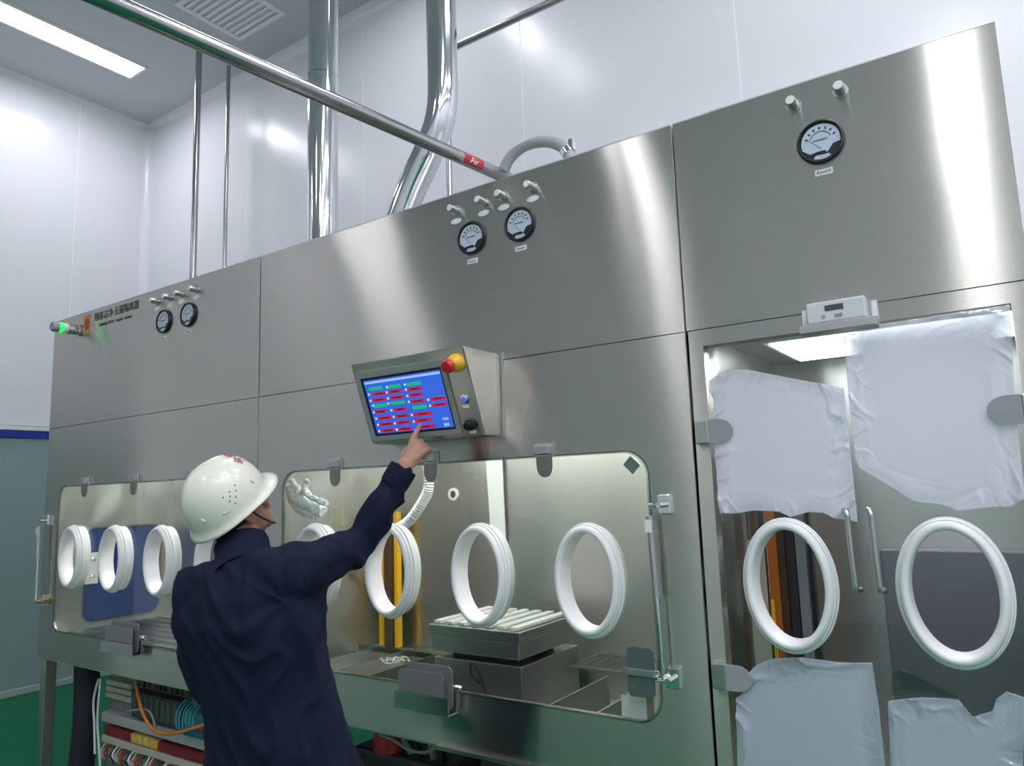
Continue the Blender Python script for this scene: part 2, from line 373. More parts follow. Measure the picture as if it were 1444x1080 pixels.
def latch(x0, x1, par):
    o = part('latch_tray', plate([(-.052, .862), (-.002, .862), (-.002, .93), (-.007, .93), (-.007, .868), (-.047, .868), (-.047, .918), (-.052, .918)], [], x0, x1, 'X'), SATIN, par)
    part('latch_flap', plate(rrect(x0+.005, x1-.03, .872, .990, .02), [], -.036, -.032), FLAP, o)
    part('latch_flap', plate(rrect(x0+.03, x1-.005, .872, 1.012, .025), [], -.020, -.016), FLAP, o)
    bm = nb(); lathe(bm, [(.010, 0), (.010, .03), (.006, .034), (0, .034)], (x1-.01, -.006, .945), (1, 0, 0), 14); part('latch_knob', bm, CHROME, o, True)

# ------------------------------------------------------------------ isolator units
ZT, ZS, ZB = 2.659, 2.0255, .749      # top, seam, bottom of the body
def side_plates(par, x0, x1, zb, zt, depth, name='side_panel'):
    for a in (x0, x1-.003): part(name, B(a, a+.003, .003, depth, zb, zt), STEEL, par)
def upper_box(par, x0, x1, depth=.95):
    part('upper_panel', B(x0+.0015, x1-.0015, 0, .002, ZS+.0015, ZT, 0), STEEL, par)
    part('upper_housing', B(x0+.002, x1-.002, .006, depth, ZS+.012, ZT-.002), SATIN, par)
    part('top_lip', B(x0+.0015, x1-.0015, -.001, .012, ZT, ZT+.004), SATIN, par)
    for fx in (.16, .9): part('lid_catch', B(x0+(x1-x0)*fx-.02, x0+(x1-x0)*fx+.02, .01, .03, ZT+.004, ZT+.012, .002), SATIN, par)
def chamber(par, x0, x1, zf, zc, y1, lamp=None, left_hole=None, nm='chamber'):
    y0 = .024
    part('chamber_back', B(x0, x1, y1, y1+.004, zf, zc), STEELIN, par)
    part('chamber_floor', B(x0, x1, y0, y1, zf-.004, zf), STEELIN, par)
    part('chamber_ceiling', B(x0, x1, y0, y1, zc, zc+.004), STEELIN, par)
    part('chamber_end', plate(rect(y0, y1, zf, zc), [left_hole] if left_hole else [], x0-.004, x0, 'X'), STEELIN, par)
    part('chamber_end', B(x1, x1+.004, y0, y1, zf, zc), STEELIN, par)
    if lamp:
        o = part('chamber_lamp', B(lamp[0]-.02, lamp[1]+.02, lamp[2]-.02, lamp[3]+.02, zc-.012, zc-.001), WHITEM, par)
        part('lamp_tube', B(lamp[0], lamp[1], lamp[2], lamp[3], zc-.018, zc-.0125), CLAMP_, o)
def gas_strut(par, x, z0, z1, y=-.035):
    bm = nb(); tube(bm, [(x-.012, y, z1-.03), (x-.004, y, z0+.22)], .011, 14); o = part('gas_strut', bm, SATIN, par, True)
    bm = nb(); tube(bm, [(x-.004, y, z0+.24), (x, y, z0)], .0055, 10); part('strut_rod', bm, CHROME, o, True)
    for z, xx in ((z1, x+.01), (z0, x+.006)):
        part('strut_mount', B(xx-.004, xx+.034, -.016, 0, z-.026, z+.03, .003), CHROME, o)
        bm = nb(); tube(bm, [(xx+.012, -.014, z), (xx+.012, y-.012, z)], .008, 12); tube(bm, [(xx-.02, y, z-.002), (xx+.012, y, z)], .007, 12); part('strut_pivot', bm, CHROME, o, True)
    part('strut_label', B(x-.022, x-.001, y-.0125, y-.0115, z1-.075, z1-.04), WHITEP, o)
    return o

GRP = 'stainless isolator units joined in a row'
# ---- left unit
LX0, LX1 = -4.633, -2.6985
U1 = thing('isolator_unit', 'left stainless isolator unit with green signal lamp and red logo', 'isolator', (-3.66, .4, 0), GRP)
upper_box(U1, LX0, LX1)
WZ0, WZ1 = .93, 1.692
lwin = rrect(-4.462, -2.86, .905, WZ1-.004, .055)
part('lower_panel', plate(rect(LX0+.0015, LX1-.0015, ZB, ZS-.0015), [lwin], 0, .012), STEEL, U1)
part('bottom_lip', B(LX0+.0015, LX1-.0015, .002, .05, ZB-.004, ZB), SATIN, U1)
side_plates(U1, LX0, LX1, ZB, ZT, .95)
part('bottom_panel', B(LX0+.004, LX1-.004, .05, .95, ZB-.003, ZB), SATIN, U1)
part('back_panel', B(LX0+.004, LX1-.004, .95, .953, ZB, ZT), SATIN, U1)
LP = [(-4.275, 1.307), (-3.845, 1.307), (-3.42, 1.307), (-3.0, 1.307)]
part('window_pane', plate(rrect(-4.475, -2.847, .892, 1.701, .06), [ellipse(x, z, *PORT_HOLE) for x, z in LP], .0125, .0185), GLASS, U1)
gk = part('window_gasket', plate(rrect(-4.4655, -2.8565, .9015, 1.6915, .056), [rrect(-4.457, -2.865, .91, 1.683, .052)], -.004, .0), GLASSEDGE, U1)
for x, z in LP: glove_port(x, z, U1)
for x in (-4.17, -3.675, -3.18): clip(x, 1.69, U1)
for k, (x, z) in enumerate(((-3.53, 2.598), (-3.415, 2.598), (-3.315, 2.598), (-3.19, 2.598))): knob(x, z, U1)
for x in (-3.46, -3.247): gauge(x, 2.482, U1, LBLTXT)
hole = rrect(.20, .655, .905, 1.44, .06)
chamber(U1, -4.56, -2.75, .87, 1.93, .70, (-4.3, -3.0, .25, .32), hole)
db = part('inner_door', plate(rrect(.185, .67, .89, 1.455, .07), [], -4.575, -4.567, 'X'), BLUEDOOR, U1)
part('door_gasket', plate(rrect(.19, .665, .895, 1.45, .068), [rrect(.205, .65, .91, 1.435, .058)], -4.5645, -4.556, 'X'), GLASSEDGE, db)
hp = part('hinge_plate', B(-4.556, -4.550, .20, .275, 1.12, 1.30, .004), WHITEP, db)
for z in (1.16, 1.26):
    bm = nb(); lathe(bm, [(.014, 0), (.014, .008), (.009, .012), (0, .012)], (-4.55, .24, z), (1, 0, 0), 14); part('hinge_bolt', bm, CHROME, db, True)
bm = nb(); lathe(bm, [(.022, 0), (.022, .01), (.012, .02), (0, .02)], (-4.556, .615, 1.06), (1, 0, 0), 16); part('door_catch', bm, CHROME, db, True)
for k in range(7): part('floor_slat', B(-4.5, -2.8, .10+k*.085, .13+k*.085, .8705, .882), SATIN, U1)
latch(-3.845, -3.555, U1)
gas_strut(U1, -4.60, 1.06, 1.50)
part('window_latch', B(-4.605, -4.515, -.032, 0, 1.045, 1.075, .004), mat('brass_latch', (.45, .36, .17), .3, 1), U1)
LEG = mesh('leg', B(-.03, .03, -.03, .03, 0, ZB-.004, .003))
for x, y in ((-4.60, .05), (-4.60, .9), (-2.76, .9)): put('leg', LEG, SATIN, U1, T3(x, y, 0))
part('leg', B(-2.79, -2.73, .02, .08, 0, ZB-.004, .003), SATIN, U1)
# logo and lettering
LINK = mat('brown_black_print', (.05, .04, .03), .6, 0, 0)
lg = part('logo_badge', B(-4.285, -4.205, -.0008, 0, 2.535, 2.645), mat('logo_orange', (.55, .27, .10), .5), U1)
part('logo_disc', plate(ellipse(-4.245, 2.591, .028, .034, 24), [], -.0018, -.0008), mat('logo_red', (.42, .03, .02), .5), lg)
put('maker_lettering', text_mesh('翔基洁净·无菌隔离器', .050), LINK, U1, T3(-3.935, -.001, 2.612) @ FRONT)
put('maker_lettering', text_mesh('XIANGJI TECH   Aseptic  Isolator', .0245, shear=.15), LINK, U1, T3(-3.94, -.001, 2.562) @ FRONT)

# ---- middle unit
MX0, MX1 = -2.6955, -.7505
U2 = thing('isolator_unit', 'middle stainless isolator unit carrying the touch screen console', 'isolator', (-1.72, .4, 0), GRP)
upper_box(U2, MX0, MX1)
mw = rrect(-2.528, -.892, WZ0, WZ1, .075, 9)
part('lower_panel', plate(rect(MX0+.0015, MX1-.0015, ZB, ZS-.0015), [mw], 0, .012), STEEL, U2)
side_plates(U2, MX0, MX1, ZB, ZT, .95)
part('bottom_lip', B(MX0+.0015, -1.72, .002, .05, ZB-.006, ZB), SATIN, U2)
part('bottom_lip', B(-1.715, MX1-.0015, -.012, .05, ZB-.012, ZB), SATIN, U2)
part('bottom_panel', B(MX0+.004, MX1-.004, .05, .95, ZB-.003, ZB), SATIN, U2)
part('back_panel', B(MX0+.004, MX1-.004, .95, .953, ZB, ZT), SATIN, U2)
MP = [(-2.325, 1.315), (-1.918, 1.315), (-1.51, 1.315), (-1.101, 1.315)]
part('window_pane', plate(rrect(-2.54, -.88, WZ0-.012, WZ1+.012, .08, 9), [ellipse(x, z, *PORT_HOLE) for x, z in MP], .0125, .0185), GLASS, U2)
part('window_gasket', plate(rrect(-2.532, -.888, WZ0-.004, WZ1+.004, .077, 9), [rrect(-2.524, -.896, WZ0+.004, WZ1-.004, .073, 9)], -.004, 0), GLASSEDGE, U2)
for x, z in MP: glove_port(x, z, U2)
for x in (-2.205, -1.715, -1.24): clip(x, 1.692, U2)
for x in (-1.579, -1.455, -1.369, -1.249): knob(x, 2.597, U2)
gauge(-1.51, 2.477, U2, LBLTXT); gauge(-1.304, 2.479, U2, LBLTXT)
chamber(U2, -2.65, -.79, .80, 1.95, .70, (-2.4, -1.0, .26, .33))
latch(-1.862, -1.622, U2)
gas_strut(U2, -.868, 1.06, 1.535)
cp = part('corner_clamp', plate(rrect(-.985, -.903, 1.0, 1.135, .016), [], -.014, -.010), CLAMPG, U2)
part('clamp_band', B(-.99, -.885, -.022, -.0145, 1.058, 1.078, .002), SATIN, cp)
bm = nb(); lathe(bm, [(.009, 0), (.009, .02), (.012, .024), (.012, .04), (.006, .046), (0, .046)], (-.9, -.018, 1.062), (1, 0, 0), 14); part('clamp_knob', bm, CHROME, cp, True)
put('corner_sticker', mesh('corner_sticker', B(-.021, .021, -.001, 0, -.018, .018)), mat('dark_green_sticker', (.13, .19, .16), .5), U2, T3(-.948, .0122, 1.652) @ Matrix.Rotation(R(45), 4, 'Y'))
ls = part('rating_label', B(-1.035, -.955, -.001, .0, .935, .985), WHITEP, U2) if False else None
for x, y in ((-2.64, .05), (-2.64, .9), (-.8, .9), (-.8, .05)): put('leg', LEG, SATIN, U2, T3(x, y, 0))
# chamber fittings of the middle unit: dividers, shelf rails, port in the back wall
for x, y1_ in ((-2.45, .50), (-2.28, .50), (-2.10, .50), (-1.93, .50), (-1.30, .46), (-1.13, .46)): part('tray_divider', B(x-.004, x+.004, .034, y1_, .801, .915), SATIN, U2)
for xa, xb in ((-2.445, -2.285), (-2.275, -2.105)): part('tray_lid', B(xa, xb, .10, .44, .893, .897), SATIN, U2)
part('tray_rim', B(-2.64, -.80, .028, .034, .801, .925), SATIN, U2)
part('rear_ledge', B(-2.648, -1.92, .50, .698, .801, .872), STEELIN, U2)
part('rear_rail', B(-2.6, -1.92, .49, .496, .873, .905), SATIN, U2)
part('well_wall', B(-1.92, -1.30, .60, .606, .801, .90), SATIN, U2)
bm = nb(); lathe(bm, [(.017, 0), (.029, 0), (.029, -.008), (.017, -.008)], (-2.185, .699, 1.575), (0, 1, 0), 24, True); po = part('cable_gland', bm, WHITEP, U2, True, 35)
part('gland_core', plate(ellipse(-2.185, 1.575, .017, .017, 20), [], .694, .698), BROWN, po)
# ---- right unit: transfer cabinet with two glass doors
U3 = thing('isolator_unit', 'right stainless transfer cabinet with two glass doors under film', 'isolator', (-.3, .4, 0), GRP)
RX0, RX1, RXL = -.7475, .0685, .17
upper_box(U3, RX0, RX1, .95)
DX0, DX1, DZ0, DZ1 = -.700, .026, .70, 1.977
part('door_frame', plate(rect(RX0+.006, RXL, .62, ZS-.0015), [rect(DX0, DX1, DZ0, DZ1)], 0, .045), STEEL, U3)
part('base_panel', B(RX0+.006, RXL, 0, .045, 0, .618), STEEL, U3)
for a, z0, z1 in ((RX0+.006, 0, ZT), (RX1-.003, ZS+.01, ZT), (RXL-.003, 0, ZS)): part('side_panel', B(a, a+.003, .046, .95, z0, z1), STEEL, U3)
part('back_panel', B(RX0+.01, RXL, .95, .953, 0, ZS), SATIN, U3); part('roof_panel', B(RX1, RXL, .046, .95, ZS-.003, ZS), SATIN, U3)
chamber(U3, -.735, .155, .66, 2.03, .90, None)
lo = part('chamber_lamp', B(-.62, .06, .30, .74, 2.015, 2.029), WHITEM, U3); part('lamp_panel', B(-.60, .04, .32, .72, 2.009, 2.0145), mat('transfer_lamp', (.93, .95, 1), .5, 0, 0, emit=7), lo)
part('rear_fitting', B(-.42, .15, .80, .896, .68, 1.348, .006), mat('slate_panel', (.16, .17, .2), .35), U3)
PURPLE = mat('dark_purple_strip', (.05, .02, .04), .5)
for x, wd, mt, yy, zt in ((-.716, .012, PIPE, .30, 1.9), (-.69, .016, BROWN, .30, 1.9), (-.712, .012, PURPLE, .45, 1.7), (-.68, .03, ORANGE, .45, 1.7), (-.652, .022, BROWN, .45, 1.7), (-.624, .026, DARK, .45, 1.7), (-.592, .03, GREY, .45, 1.7), (-.565, .012, BLACK, .45, 1.7)):
    part('inner_strip', B(x-wd/2, x+wd/2, yy, yy+.03, .665, zt), mt, U3)
part('inner_card', B(-.690, -.640, .22, .225, .75, 1.42), CREAM, U3); part('inner_strip', B(-.632, -.626, .22, .235, .75, 1.25), AMBER, U3)
for x in (-.40, -.28): knob(x, 2.603, U3, False)
gauge(-.340, 2.479, U3, LBLTXT4)
def glass_door(x0, x1, port_x, hinge_side, handle_x):
    d = part('glass_door', plate(rrect(x0, x1, DZ0+.004, DZ1-.004, .006, 3), [ellipse(port_x, 1.327, *PORT_HOLE)], .004, .012), GLASS, U3)
    glove_port(port_x, 1.327, d, -.002)
    zt, zb = 1.518, 1.318
    bm = nb(); tube(bm, spline([(handle_x-.008, .003, zt-.006), (handle_x-.008, -.024, zt-.002), (handle_x, -.034, zt-.012), (handle_x, -.034, zt-.03), (handle_x+.001, -.034, (zt+zb)/2), (handle_x+.003, -.034, zb+.03), (handle_x+.004, -.03, zb+.008), (handle_x+.008, .003, zb+.004)], 5), .0065, 10); part('door_handle', bm, SATIN, d, True)
    s = 1 if hinge_side < 0 else -1; xe = x0 if s > 0 else x1
    for z in ((1.733, 1.083) if s > 0 else (1.733, 1.02)):
        part('hinge_block', B(xe-.038*(s > 0)-.0*(s < 0), xe+.0*(s > 0)+.038*(s < 0), -.021, 0, z-.033, z+.033, .003), SATIN, d)
        out = [(xe, z-.033), (xe, z+.033)]+[(xe+s*(.03+.038*math.sin(math.pi*k/10)), z+.033*math.cos(math.pi*k/10)) for k in range(11)]
        part('hinge_clamp', plate(out, [], -.021, -.016), GREY, d)
    return d
glass_door(DX0+.004, -.3265, -.516, -1, -.358)
glass_door(-.3225, DX1-.004, -.153, 1, -.305)
# ------------------------------------------------------------------ things on the front
sg = thing('signal_lamp', 'green glowing signal lamp sticking out beside the red logo', 'signal lamp', (-4.32, 0, 2.566))
P0 = (-4.325, -.001, 2.566)
bm = nb(); lathe(bm, [(.034, 0), (.034, -.012), (.029, -.016), (.029, -.052), (.033, -.056), (.033, -.072), (.027, -.074), (0, -.074)], P0, (0, 1, 0), 24); part('base', bm, CHROME, sg, True, 35)
bm = nb(); lathe(bm, [(0, -.074), (.028, -.074), (.028, -.092), (0, -.092)], P0, (0, 1, 0), 24); part('grey_lens', bm, WHITEP, sg, True, 35)
bm = nb(); lathe(bm, [(0, -.092), (.029, -.092), (.029, -.115), (0, -.115)], P0, (0, 1, 0), 24); part('green_lens', bm, mat('green_glow', (.015, .75, .12), .4, 0, 0, emit=1.1), sg, True, 35)
bm = nb(); lathe(bm, [(0, -.115), (.028, -.115), (.028, -.142), (.024, -.149), (0, -.149)], P0, (0, 1, 0), 24); part('end_cap', bm, GREY, sg, True, 35)

# touch screen console (front leans out at the top)
HX0, HX1 = -1.911, -1.405; HZT, HZB, HYT, HYB = 2.047, 1.770, -.205, -.100
hc = thing('control_console', 'wedge-shaped steel control console with blue touch screen', 'control panel', (-1.66, 0, 1.77))
bm = plate([(-.001, HZT), (HYT, HZT), (HYB, HZB), (-.001, HZB)], [], HX0, HX1, 'X'); bmesh.ops.bevel(bm, geom=list(bm.edges), offset=.004, segments=2, affect='EDGES')
part('housing', bm, STEEL, hc)
part('wall_flange', B(HX1-.002, HX1+.012, -.003, -.0005, HZB-.004, HZT+.004), SATIN, hc)
fn = Vector((0, -(HZT-HZB), HYT-HYB)).normalized()           # outward normal of the console face
fv = Vector((0, HYB-HYT, HZB-HZT)).normalized()              # down the face
FM = Matrix(((1, 0, 0, 0), (0, -fv.y, fn.y, HYT), (0, -fv.z, fn.z, HZT), (0, 0, 0, 1)))  # local x right, y up the face, z outward
def on_face(px, py, off=0):
    d = ray(px, py); P = Vector((-1.5, HYT, HZT))+fn*off
    return CAM+d*((P-CAM).dot(fn)/d.dot(fn))
def face_xy(px, py):
    p = on_face(px, py)-Vector((0, HYT, HZT)); return p.x, -p.dot(fv)
def fbox(x0, x1, y0, y1, z0, z1, bev=0): return B(x0, x1, y0, y1, z0, z1, bev)
FL = math.hypot(HYT-HYB, HZT-HZB)
bz = part('screen_bezel', plate(rrect(-1.896, -1.492, -FL+.012, -.032, .006, 3), [rect(-1.878, -1.508, -FL+.028, -.055)], .0005, .007, 'Z'), GREY, hc, M=FM)
part('bezel_inner', plate(rect(-1.878, -1.508, -FL+.028, -.055), [rect(-1.868, -1.516, -FL+.036, -.064)], .0005, .004, 'Z'), BLACK, bz, M=FM)
def emis(name, col, s):
    return mat(name, col, .3, 0, 0, emit=s)
scr = part('screen', fbox(-1.868, -1.516, -FL+.036, -.064, .0005, .002), emis('screen_blue', (.03, .12, .66), .68), hc, M=FM)
zs = .002
part('title_bar', fbox(-1.866, -1.520, -.078, -.070, zs, zs+.0004), emis('screen_pale', (.30, .45, .85), .8), scr, M=FM)
CAPR = mesh('caption', fbox(-.032, .032, -.0062, .0062, 0, .0004)); CAPG = CAPR.copy(); CAPL = mesh('caption', fbox(-.04, .04, -.0065, .0065, 0, .0004))
INKBAR = mesh('caption_print', fbox(-.018, .018, -.0022, .0022, 0, .0003))
DOT = mesh('status_dot', plate(ellipse(0, 0, .0046, .0046, 12), [], 0, .0005, 'Z'))
EG, ER, ED = emis('screen_green', (.02, .50, .22), .5), emis('screen_red', (.56, .015, .06), .55), emis('screen_dot', (.5, .7, .92), .7)
def ck(cx, cy): return face_xy(480+cx/5.683, 470+cy/5.683)
EDR, EDG = emis('screen_print', (.16, .01, .03), .2), None
for cx, cy in ((285, 440), (430, 423), (590, 402), (325, 577), (465, 555), (638, 590)):
    x, y = ck(cx, cy); o = put('caption', CAPG, EG, scr, FM @ T3(x, y, zs))
for cx, cy, L in ((310, 482, 0), (440, 463, 0), (597, 443, 0), (315, 530, 0), (455, 512, 0), (607, 490, 0), (625, 540, 0), (785, 520, 0), (800, 568, 0), (325, 625, 0), (480, 607, 0), (360, 675, 0), (497, 660, 0), (660, 643, 1), (370, 725, 0), (505, 712, 0), (668, 693, 1), (385, 775, 0), (522, 764, 0), (690, 745, 1)):
    x, y = ck(cx, cy); o = put('caption', CAPL if L else CAPR, ER, scr, FM @ T3(x, y, zs)); put('caption_print', INKBAR, EDR, scr, FM @ T3(x, y, zs+.0004))
for cx, cy in ((232, 490), (375, 470), (528, 450), (245, 538), (385, 520), (540, 500), (552, 547), (707, 530), (722, 578), (265, 577), (388, 560), (272, 632), (412, 615), (290, 682), (430, 668), (575, 652), (305, 732), (440, 720), (592, 705), (315, 782), (455, 770), (376, 430), (520, 410)):
    x, y = ck(cx, cy); put('status_dot', DOT, ED, scr, FM @ T3(x, y, zs))
for cx, cy in ((845, 683), (855, 730)):
    x, y = ck(cx, cy); put('screen_lettering', text_mesh('返回' if cy > 700 else '13:52', .012), ED, scr, FM @ T3(x, y, zs+.0005))
def fl(px, py, prof, name, mt, seg=20, par=hc):
    x, y = face_xy(px, py); bm = nb(); lathe(bm, prof, (x, y, 0), (0, 0, 1), seg); return part(name, bm, mt, par, True, 35, FM)
es = fl(645, 511, [(.030, 0), (.030, .012), (.024, .03), (.017, .036), (0, .036)], 'emergency_stop', YELLOW)
fl(645, 511, [(.014, .036), (.014, .044), (.022, .046), (.022, .058), (.018, .064), (0, .066)], 'stop_button', RED, par=es)
bt = fl(656, 562, [(.016, 0), (.016, .004), (.012, .005), (.012, .008), (0, .008)], 'push_button', CHROME)
fl(656, 562, [(.009, .008), (.009, .0105), (0, .0105)], 'button_light', emis('button_blue', (.12, .12, .75), .5), par=bt)
kn = fl(664, 598, [(.019, 0), (.019, .012), (.013, .015), (.013, .026), (0, .027)], 'selector_knob', BLACK)
x, y = face_xy(657, 573); part('button_label', fbox(x-.014, x+.014, y-.005, y+.005, .0003, .001), WHITEP, hc, M=FM)
x, y = face_xy(667, 609); part('button_label', fbox(x-.014, x+.014, y-.005, y+.005, .0003, .001), WHITEP, hc, M=FM)
x, y = face_xy(640, 493)

# digital meter above the doors
dm = thing('digital_meter', 'small white digital meter with grey display above the doors', 'meter', (-.337, 0, 2.0))
part('bracket', box(B(-.427, -.246, -.004, -.0005, 1.965, 2.034, .001), -.427, -.246, -.05, -.004, 1.962, 1.985, .002), SATIN, dm)
bd = part('body', B(-.407, -.268, -.046, -.005, 1.9855, 2.040, .004), mat('meter_white', (.62, .63, .66), .4), dm)
part('display', B(-.362, -.318, -.0475, -.046, 2.014, 2.028), mat('lcd_grey', (.06, .07, .07), .3), bd)
for x in (-.366, -.336, -.326): bm = nb(); lathe(bm, [(.0045, 0), (.0045, -.002), (0, -.002)], (x, -.046, 2.0), (0, 1, 0), 12); part('key', bm, GREY, bd)
for x in (-.420, -.254): part('screw_tab', B(x-.006, x+.006, -.008, -.004, 1.99, 2.03, .001), WHITEP, dm)

# protective films on the glass doors
def poly_at(pts, t):
    L = [0]
    for a, b in zip(pts, pts[1:]): L.append(L[-1]+(b-a).length)
    s = t*L[-1]
    for i in range(len(pts)-1):
        if s <= L[i+1]+1e-9: return pts[i].lerp(pts[i+1], (s-L[i])/max(1e-9, L[i+1]-L[i]))
    return pts[-1]
def film(name, label, top, bottom, left, right, mt, Y=-.006, n=110, amp=.009, seed=0):
    E = [[onY(*q, Y) for q in e] for e in (top, bottom, left, right)]
    t_, b_, l_, r_ = E; bm = nb(); G = []; milk = []; lay = bm.verts.layers.float.new('milk')
    for j in range(n+1):
        v = j/n; row = []
        for i in range(n+1):
            u = i/n
            p = poly_at(t_, u)*(1-v)+poly_at(b_, u)*v+poly_at(l_, v)*(1-u)+poly_at(r_, v)*u-(t_[0]*(1-u)*(1-v)+t_[-1]*u*(1-v)+b_[0]*(1-u)*v+b_[-1]*u*v)
            e = min(u, 1-u, v*1.1, (1-v)); wgt = max(.0, min(1, 1.15-e/.16))
            q = Vector((p.x*6+seed, p.z*6, seed*.7)); wq = q+Vector((noise.noise(q*1.1), noise.noise(q*1.1+Vector((5, 2, 1))), 0))*.8
            cr = lambda f, o: (1-min(1, abs(noise.noise(wq*f+Vector((o, 0, o*2)))*f1)))**2
            f1 = 5.0; r1 = cr(1, 3); r2 = cr(2.2, 9); f1 = 3.5; r3 = cr(4.5, 5)
            d = amp*(wgt*(.75*r1+.45*r2+.12*r3)+.55*noise.noise(q*.3)+.10*wgt*noise.noise(q*3))
            milk.append(min(1, .62+.38*min(1, max(0, e-.03)/.10)+.12*r1*wgt))
            p.y = Y-.001-abs(d)
            row.append(bm.verts.new(p)); row[-1][lay] = milk[-1]
        G.append(row)
    for j in range(n):
        for i in range(n): bm.faces.new((G[j][i], G[j][i+1], G[j+1][i+1], G[j+1][i]))
    me = bake(bm, [('SOLIDIFY', dict(thickness=.0008, offset=0))])
    return tag(put(name, me, mt), label, 'plastic film', 'protective films on the glass doors')
film('plastic_film', 'wrinkled white film covering the upper left glass door', [(1001, 537), (1012, 530), (1035, 521), (1052, 521), (1120, 534), (1190, 547)], [(1015, 724), (1040, 724), (1062, 720), (1098, 721), (1115, 729), (1140, 722), (1160, 723), (1178, 731), (1210, 736)],
     [(1001, 537), (1002, 552), (1008, 565), (1004, 590), (1010, 660), (1015, 724)], [(1190, 547), (1200, 640), (1210, 736)], FILM, seed=1.3)
film('plastic_film', 'large white film covering the upper right glass door', [(1190, 474), (1240, 458), (1330, 444), (1424, 430)], [(1212, 660), (1232, 672), (1258, 688), (1290, 708), (1330, 712), (1350, 721), (1400, 716), (1424, 716), (1446, 702)],
     [(1190, 474), (1197, 560), (1206, 645), (1212, 660)], [(1424, 430), (1430, 540), (1437, 620), (1446, 702)], FILM, seed=5.1)
film('plastic_film', 'bluish grey film covering the lower left glass door', [(1048, 958), (1066, 938), (1090, 928), (1130, 926), (1180, 933), (1230, 934)], [(1045, 1200), (1260, 1190)],
     [(1048, 958), (1054, 975), (1038, 984), (1040, 1080), (1045, 1200)], [(1230, 934), (1240, 1000), (1260, 1190)], BLUEFILM, seed=8.8)
film('plastic_film', 'torn bluish film hanging on the lower right glass door', [(1252, 988), (1300, 982), (1352, 986), (1372, 1010), (1400, 1002), (1405, 985), (1420, 974), (1446, 984)], [(1262, 1190), (1440, 1190)],
     [(1252, 988), (1256, 1080), (1262, 1190)], [(1446, 984), (1443, 1080), (1440, 1190)], BLUEFILM, seed=3.4, amp=.012)
film('plastic_film', 'clear crumpled bag corner taped above the torn lower film', [(1258, 950), (1264, 944), (1275, 944), (1352, 982)], [(1258, 979), (1300, 979), (1352, 984)], [(1258, 950), (1258, 979)], [(1352, 982), (1352, 984)], GLASSEDGE, seed=2, n=16)
st = part('blue_sticker', B(-.255, -.232, -.001, .0, 1.155, 1.163), BLUE) if False else None

# ------------------------------------------------------------------ things inside the middle chamber
sc_ = thing('weighing_scale', 'stainless weighing scale with ribbed platform inside the middle window', 'scale', (-1.67, .32, .86))
part('base', B(-1.86, -1.47, .16, .55, .801, .990, .003), SATIN, sc_)
part('body', B(-1.862, -1.472, .152, .505, 1.012, 1.07, .004), SATIN, sc_)
part('neck', B(-1.80, -1.53, .20, .47, .990, 1.012), DARK, sc_)
pf = part('platform', B(-1.872, -1.462, .145, .51, 1.072, 1.106, .003), SATIN, sc_)
RIB = mesh('rib', B(-.0155, .0155, -.17, .17, 0, .014, .004))
for k in range(7): put('rib', RIB, mat('rib_white_steel', (.82, .83, .81), .35, .3), pf, T3(-1.84+k*.0575, .328, 1.1065))
cb = nb(); tube(cb, spline([(-1.62, .12, .93), (-1.64, .10, .965), (-1.63, .09, 1.0), (-1.615, .11, .97), (-1.6, .13, .90), (-1.58, .15, .88)], 6), .004, 8)
tag(part('scale_cable', cb, DARK, None, True), 'thin dark cable looping in front of the weighing scale', 'cable')
# amber strips by the partition
for x, wd, mt, lab in ((-2.585, .03, AMBER, 'bright amber plastic bar standing beside the partition'), (-2.54, .045, BROWN, 'dark brown bar between two amber bars'), (-2.485, .025, AMBER, 'narrow amber bar nearest the round back wall gland')):
    tag(part('plastic_bar', B(x-wd/2, x+wd/2, .62, .65, .873, 1.50, .004), mt), lab, 'plastic bar', 'upright bars behind the second glove port')
# corrugated hose
pts = spline([(-2.045, .36, 1.70), (-2.045, .36, 1.61), (-2.08, .36, 1.55), (-2.16, .36, 1.47), (-2.25, .36, 1.43)], 16)
bm = nb(); tube(bm, pts, [.018+.006*(k % 2) for k in range(len(pts))], 14)
hs = thing('corrugated_hose', 'white corrugated hose hanging below the console inside the window', 'hose', (-2.05, .36, 1.70)); part('hose', bm, WHITEP, hs, True, 60)
bm = nb(); tube(bm, [(-2.045, .36, 1.949), (-2.045, .36, 1.70)], .008, 10); part('hanger', bm, WHITEP, hs, True)
# flat white band tapering downward, just off the back wall
tag(part('white_band', plate([(-1.99, 1.94), (-1.895, 1.94), (-1.885, 1.33), (-1.93, 1.30), (-1.965, 1.40)], [], .68, .686), WHITEM), 'white tapering band at the back wall above the scale', 'strip')
# crumpled glove
gl = nb()
G_ = lambda *q: [onY(x_, y_, yy_) for x_, y_, yy_ in q]
for pp, rr in ((G_((412, 684, .10), (414, 700, .10), (428, 708, .10), (456, 722, .11)), .026), (G_((411, 676, .10), (419, 690, .10), (424, 704, .10)), .015), (G_((434, 676, .10), (430, 688, .10), (424, 702, .10)), .015), (G_((428, 690, .09), (440, 702, .09), (462, 710, .09)), .013), (G_((412, 704, .11), (422, 718, .11), (446, 728, .11)), .020)):
    pts = spline(pp, 4); tube(gl, pts, [rr*(1+.25*noise.noise(p*40)) for p in pts], 10)
GM = bake(gl, [('REMESH', dict(mode='VOXEL', voxel_size=.003)), ('SMOOTH', dict(iterations=3, factor=.5))])
gn = [v.normal.copy() for v in GM.vertices]
for v, n_ in zip(GM.vertices, gn):
    p = v.co.copy(); v.co = p+n_*(.010*abs(noise.noise(p*26))-.005*abs(noise.noise(p*50+Vector((3, 1, 2))))-.002)
tag(put('crumpled_glove', GM, WHITEP), 'crumpled white glove in the upper left corner of the middle window', 'glove')
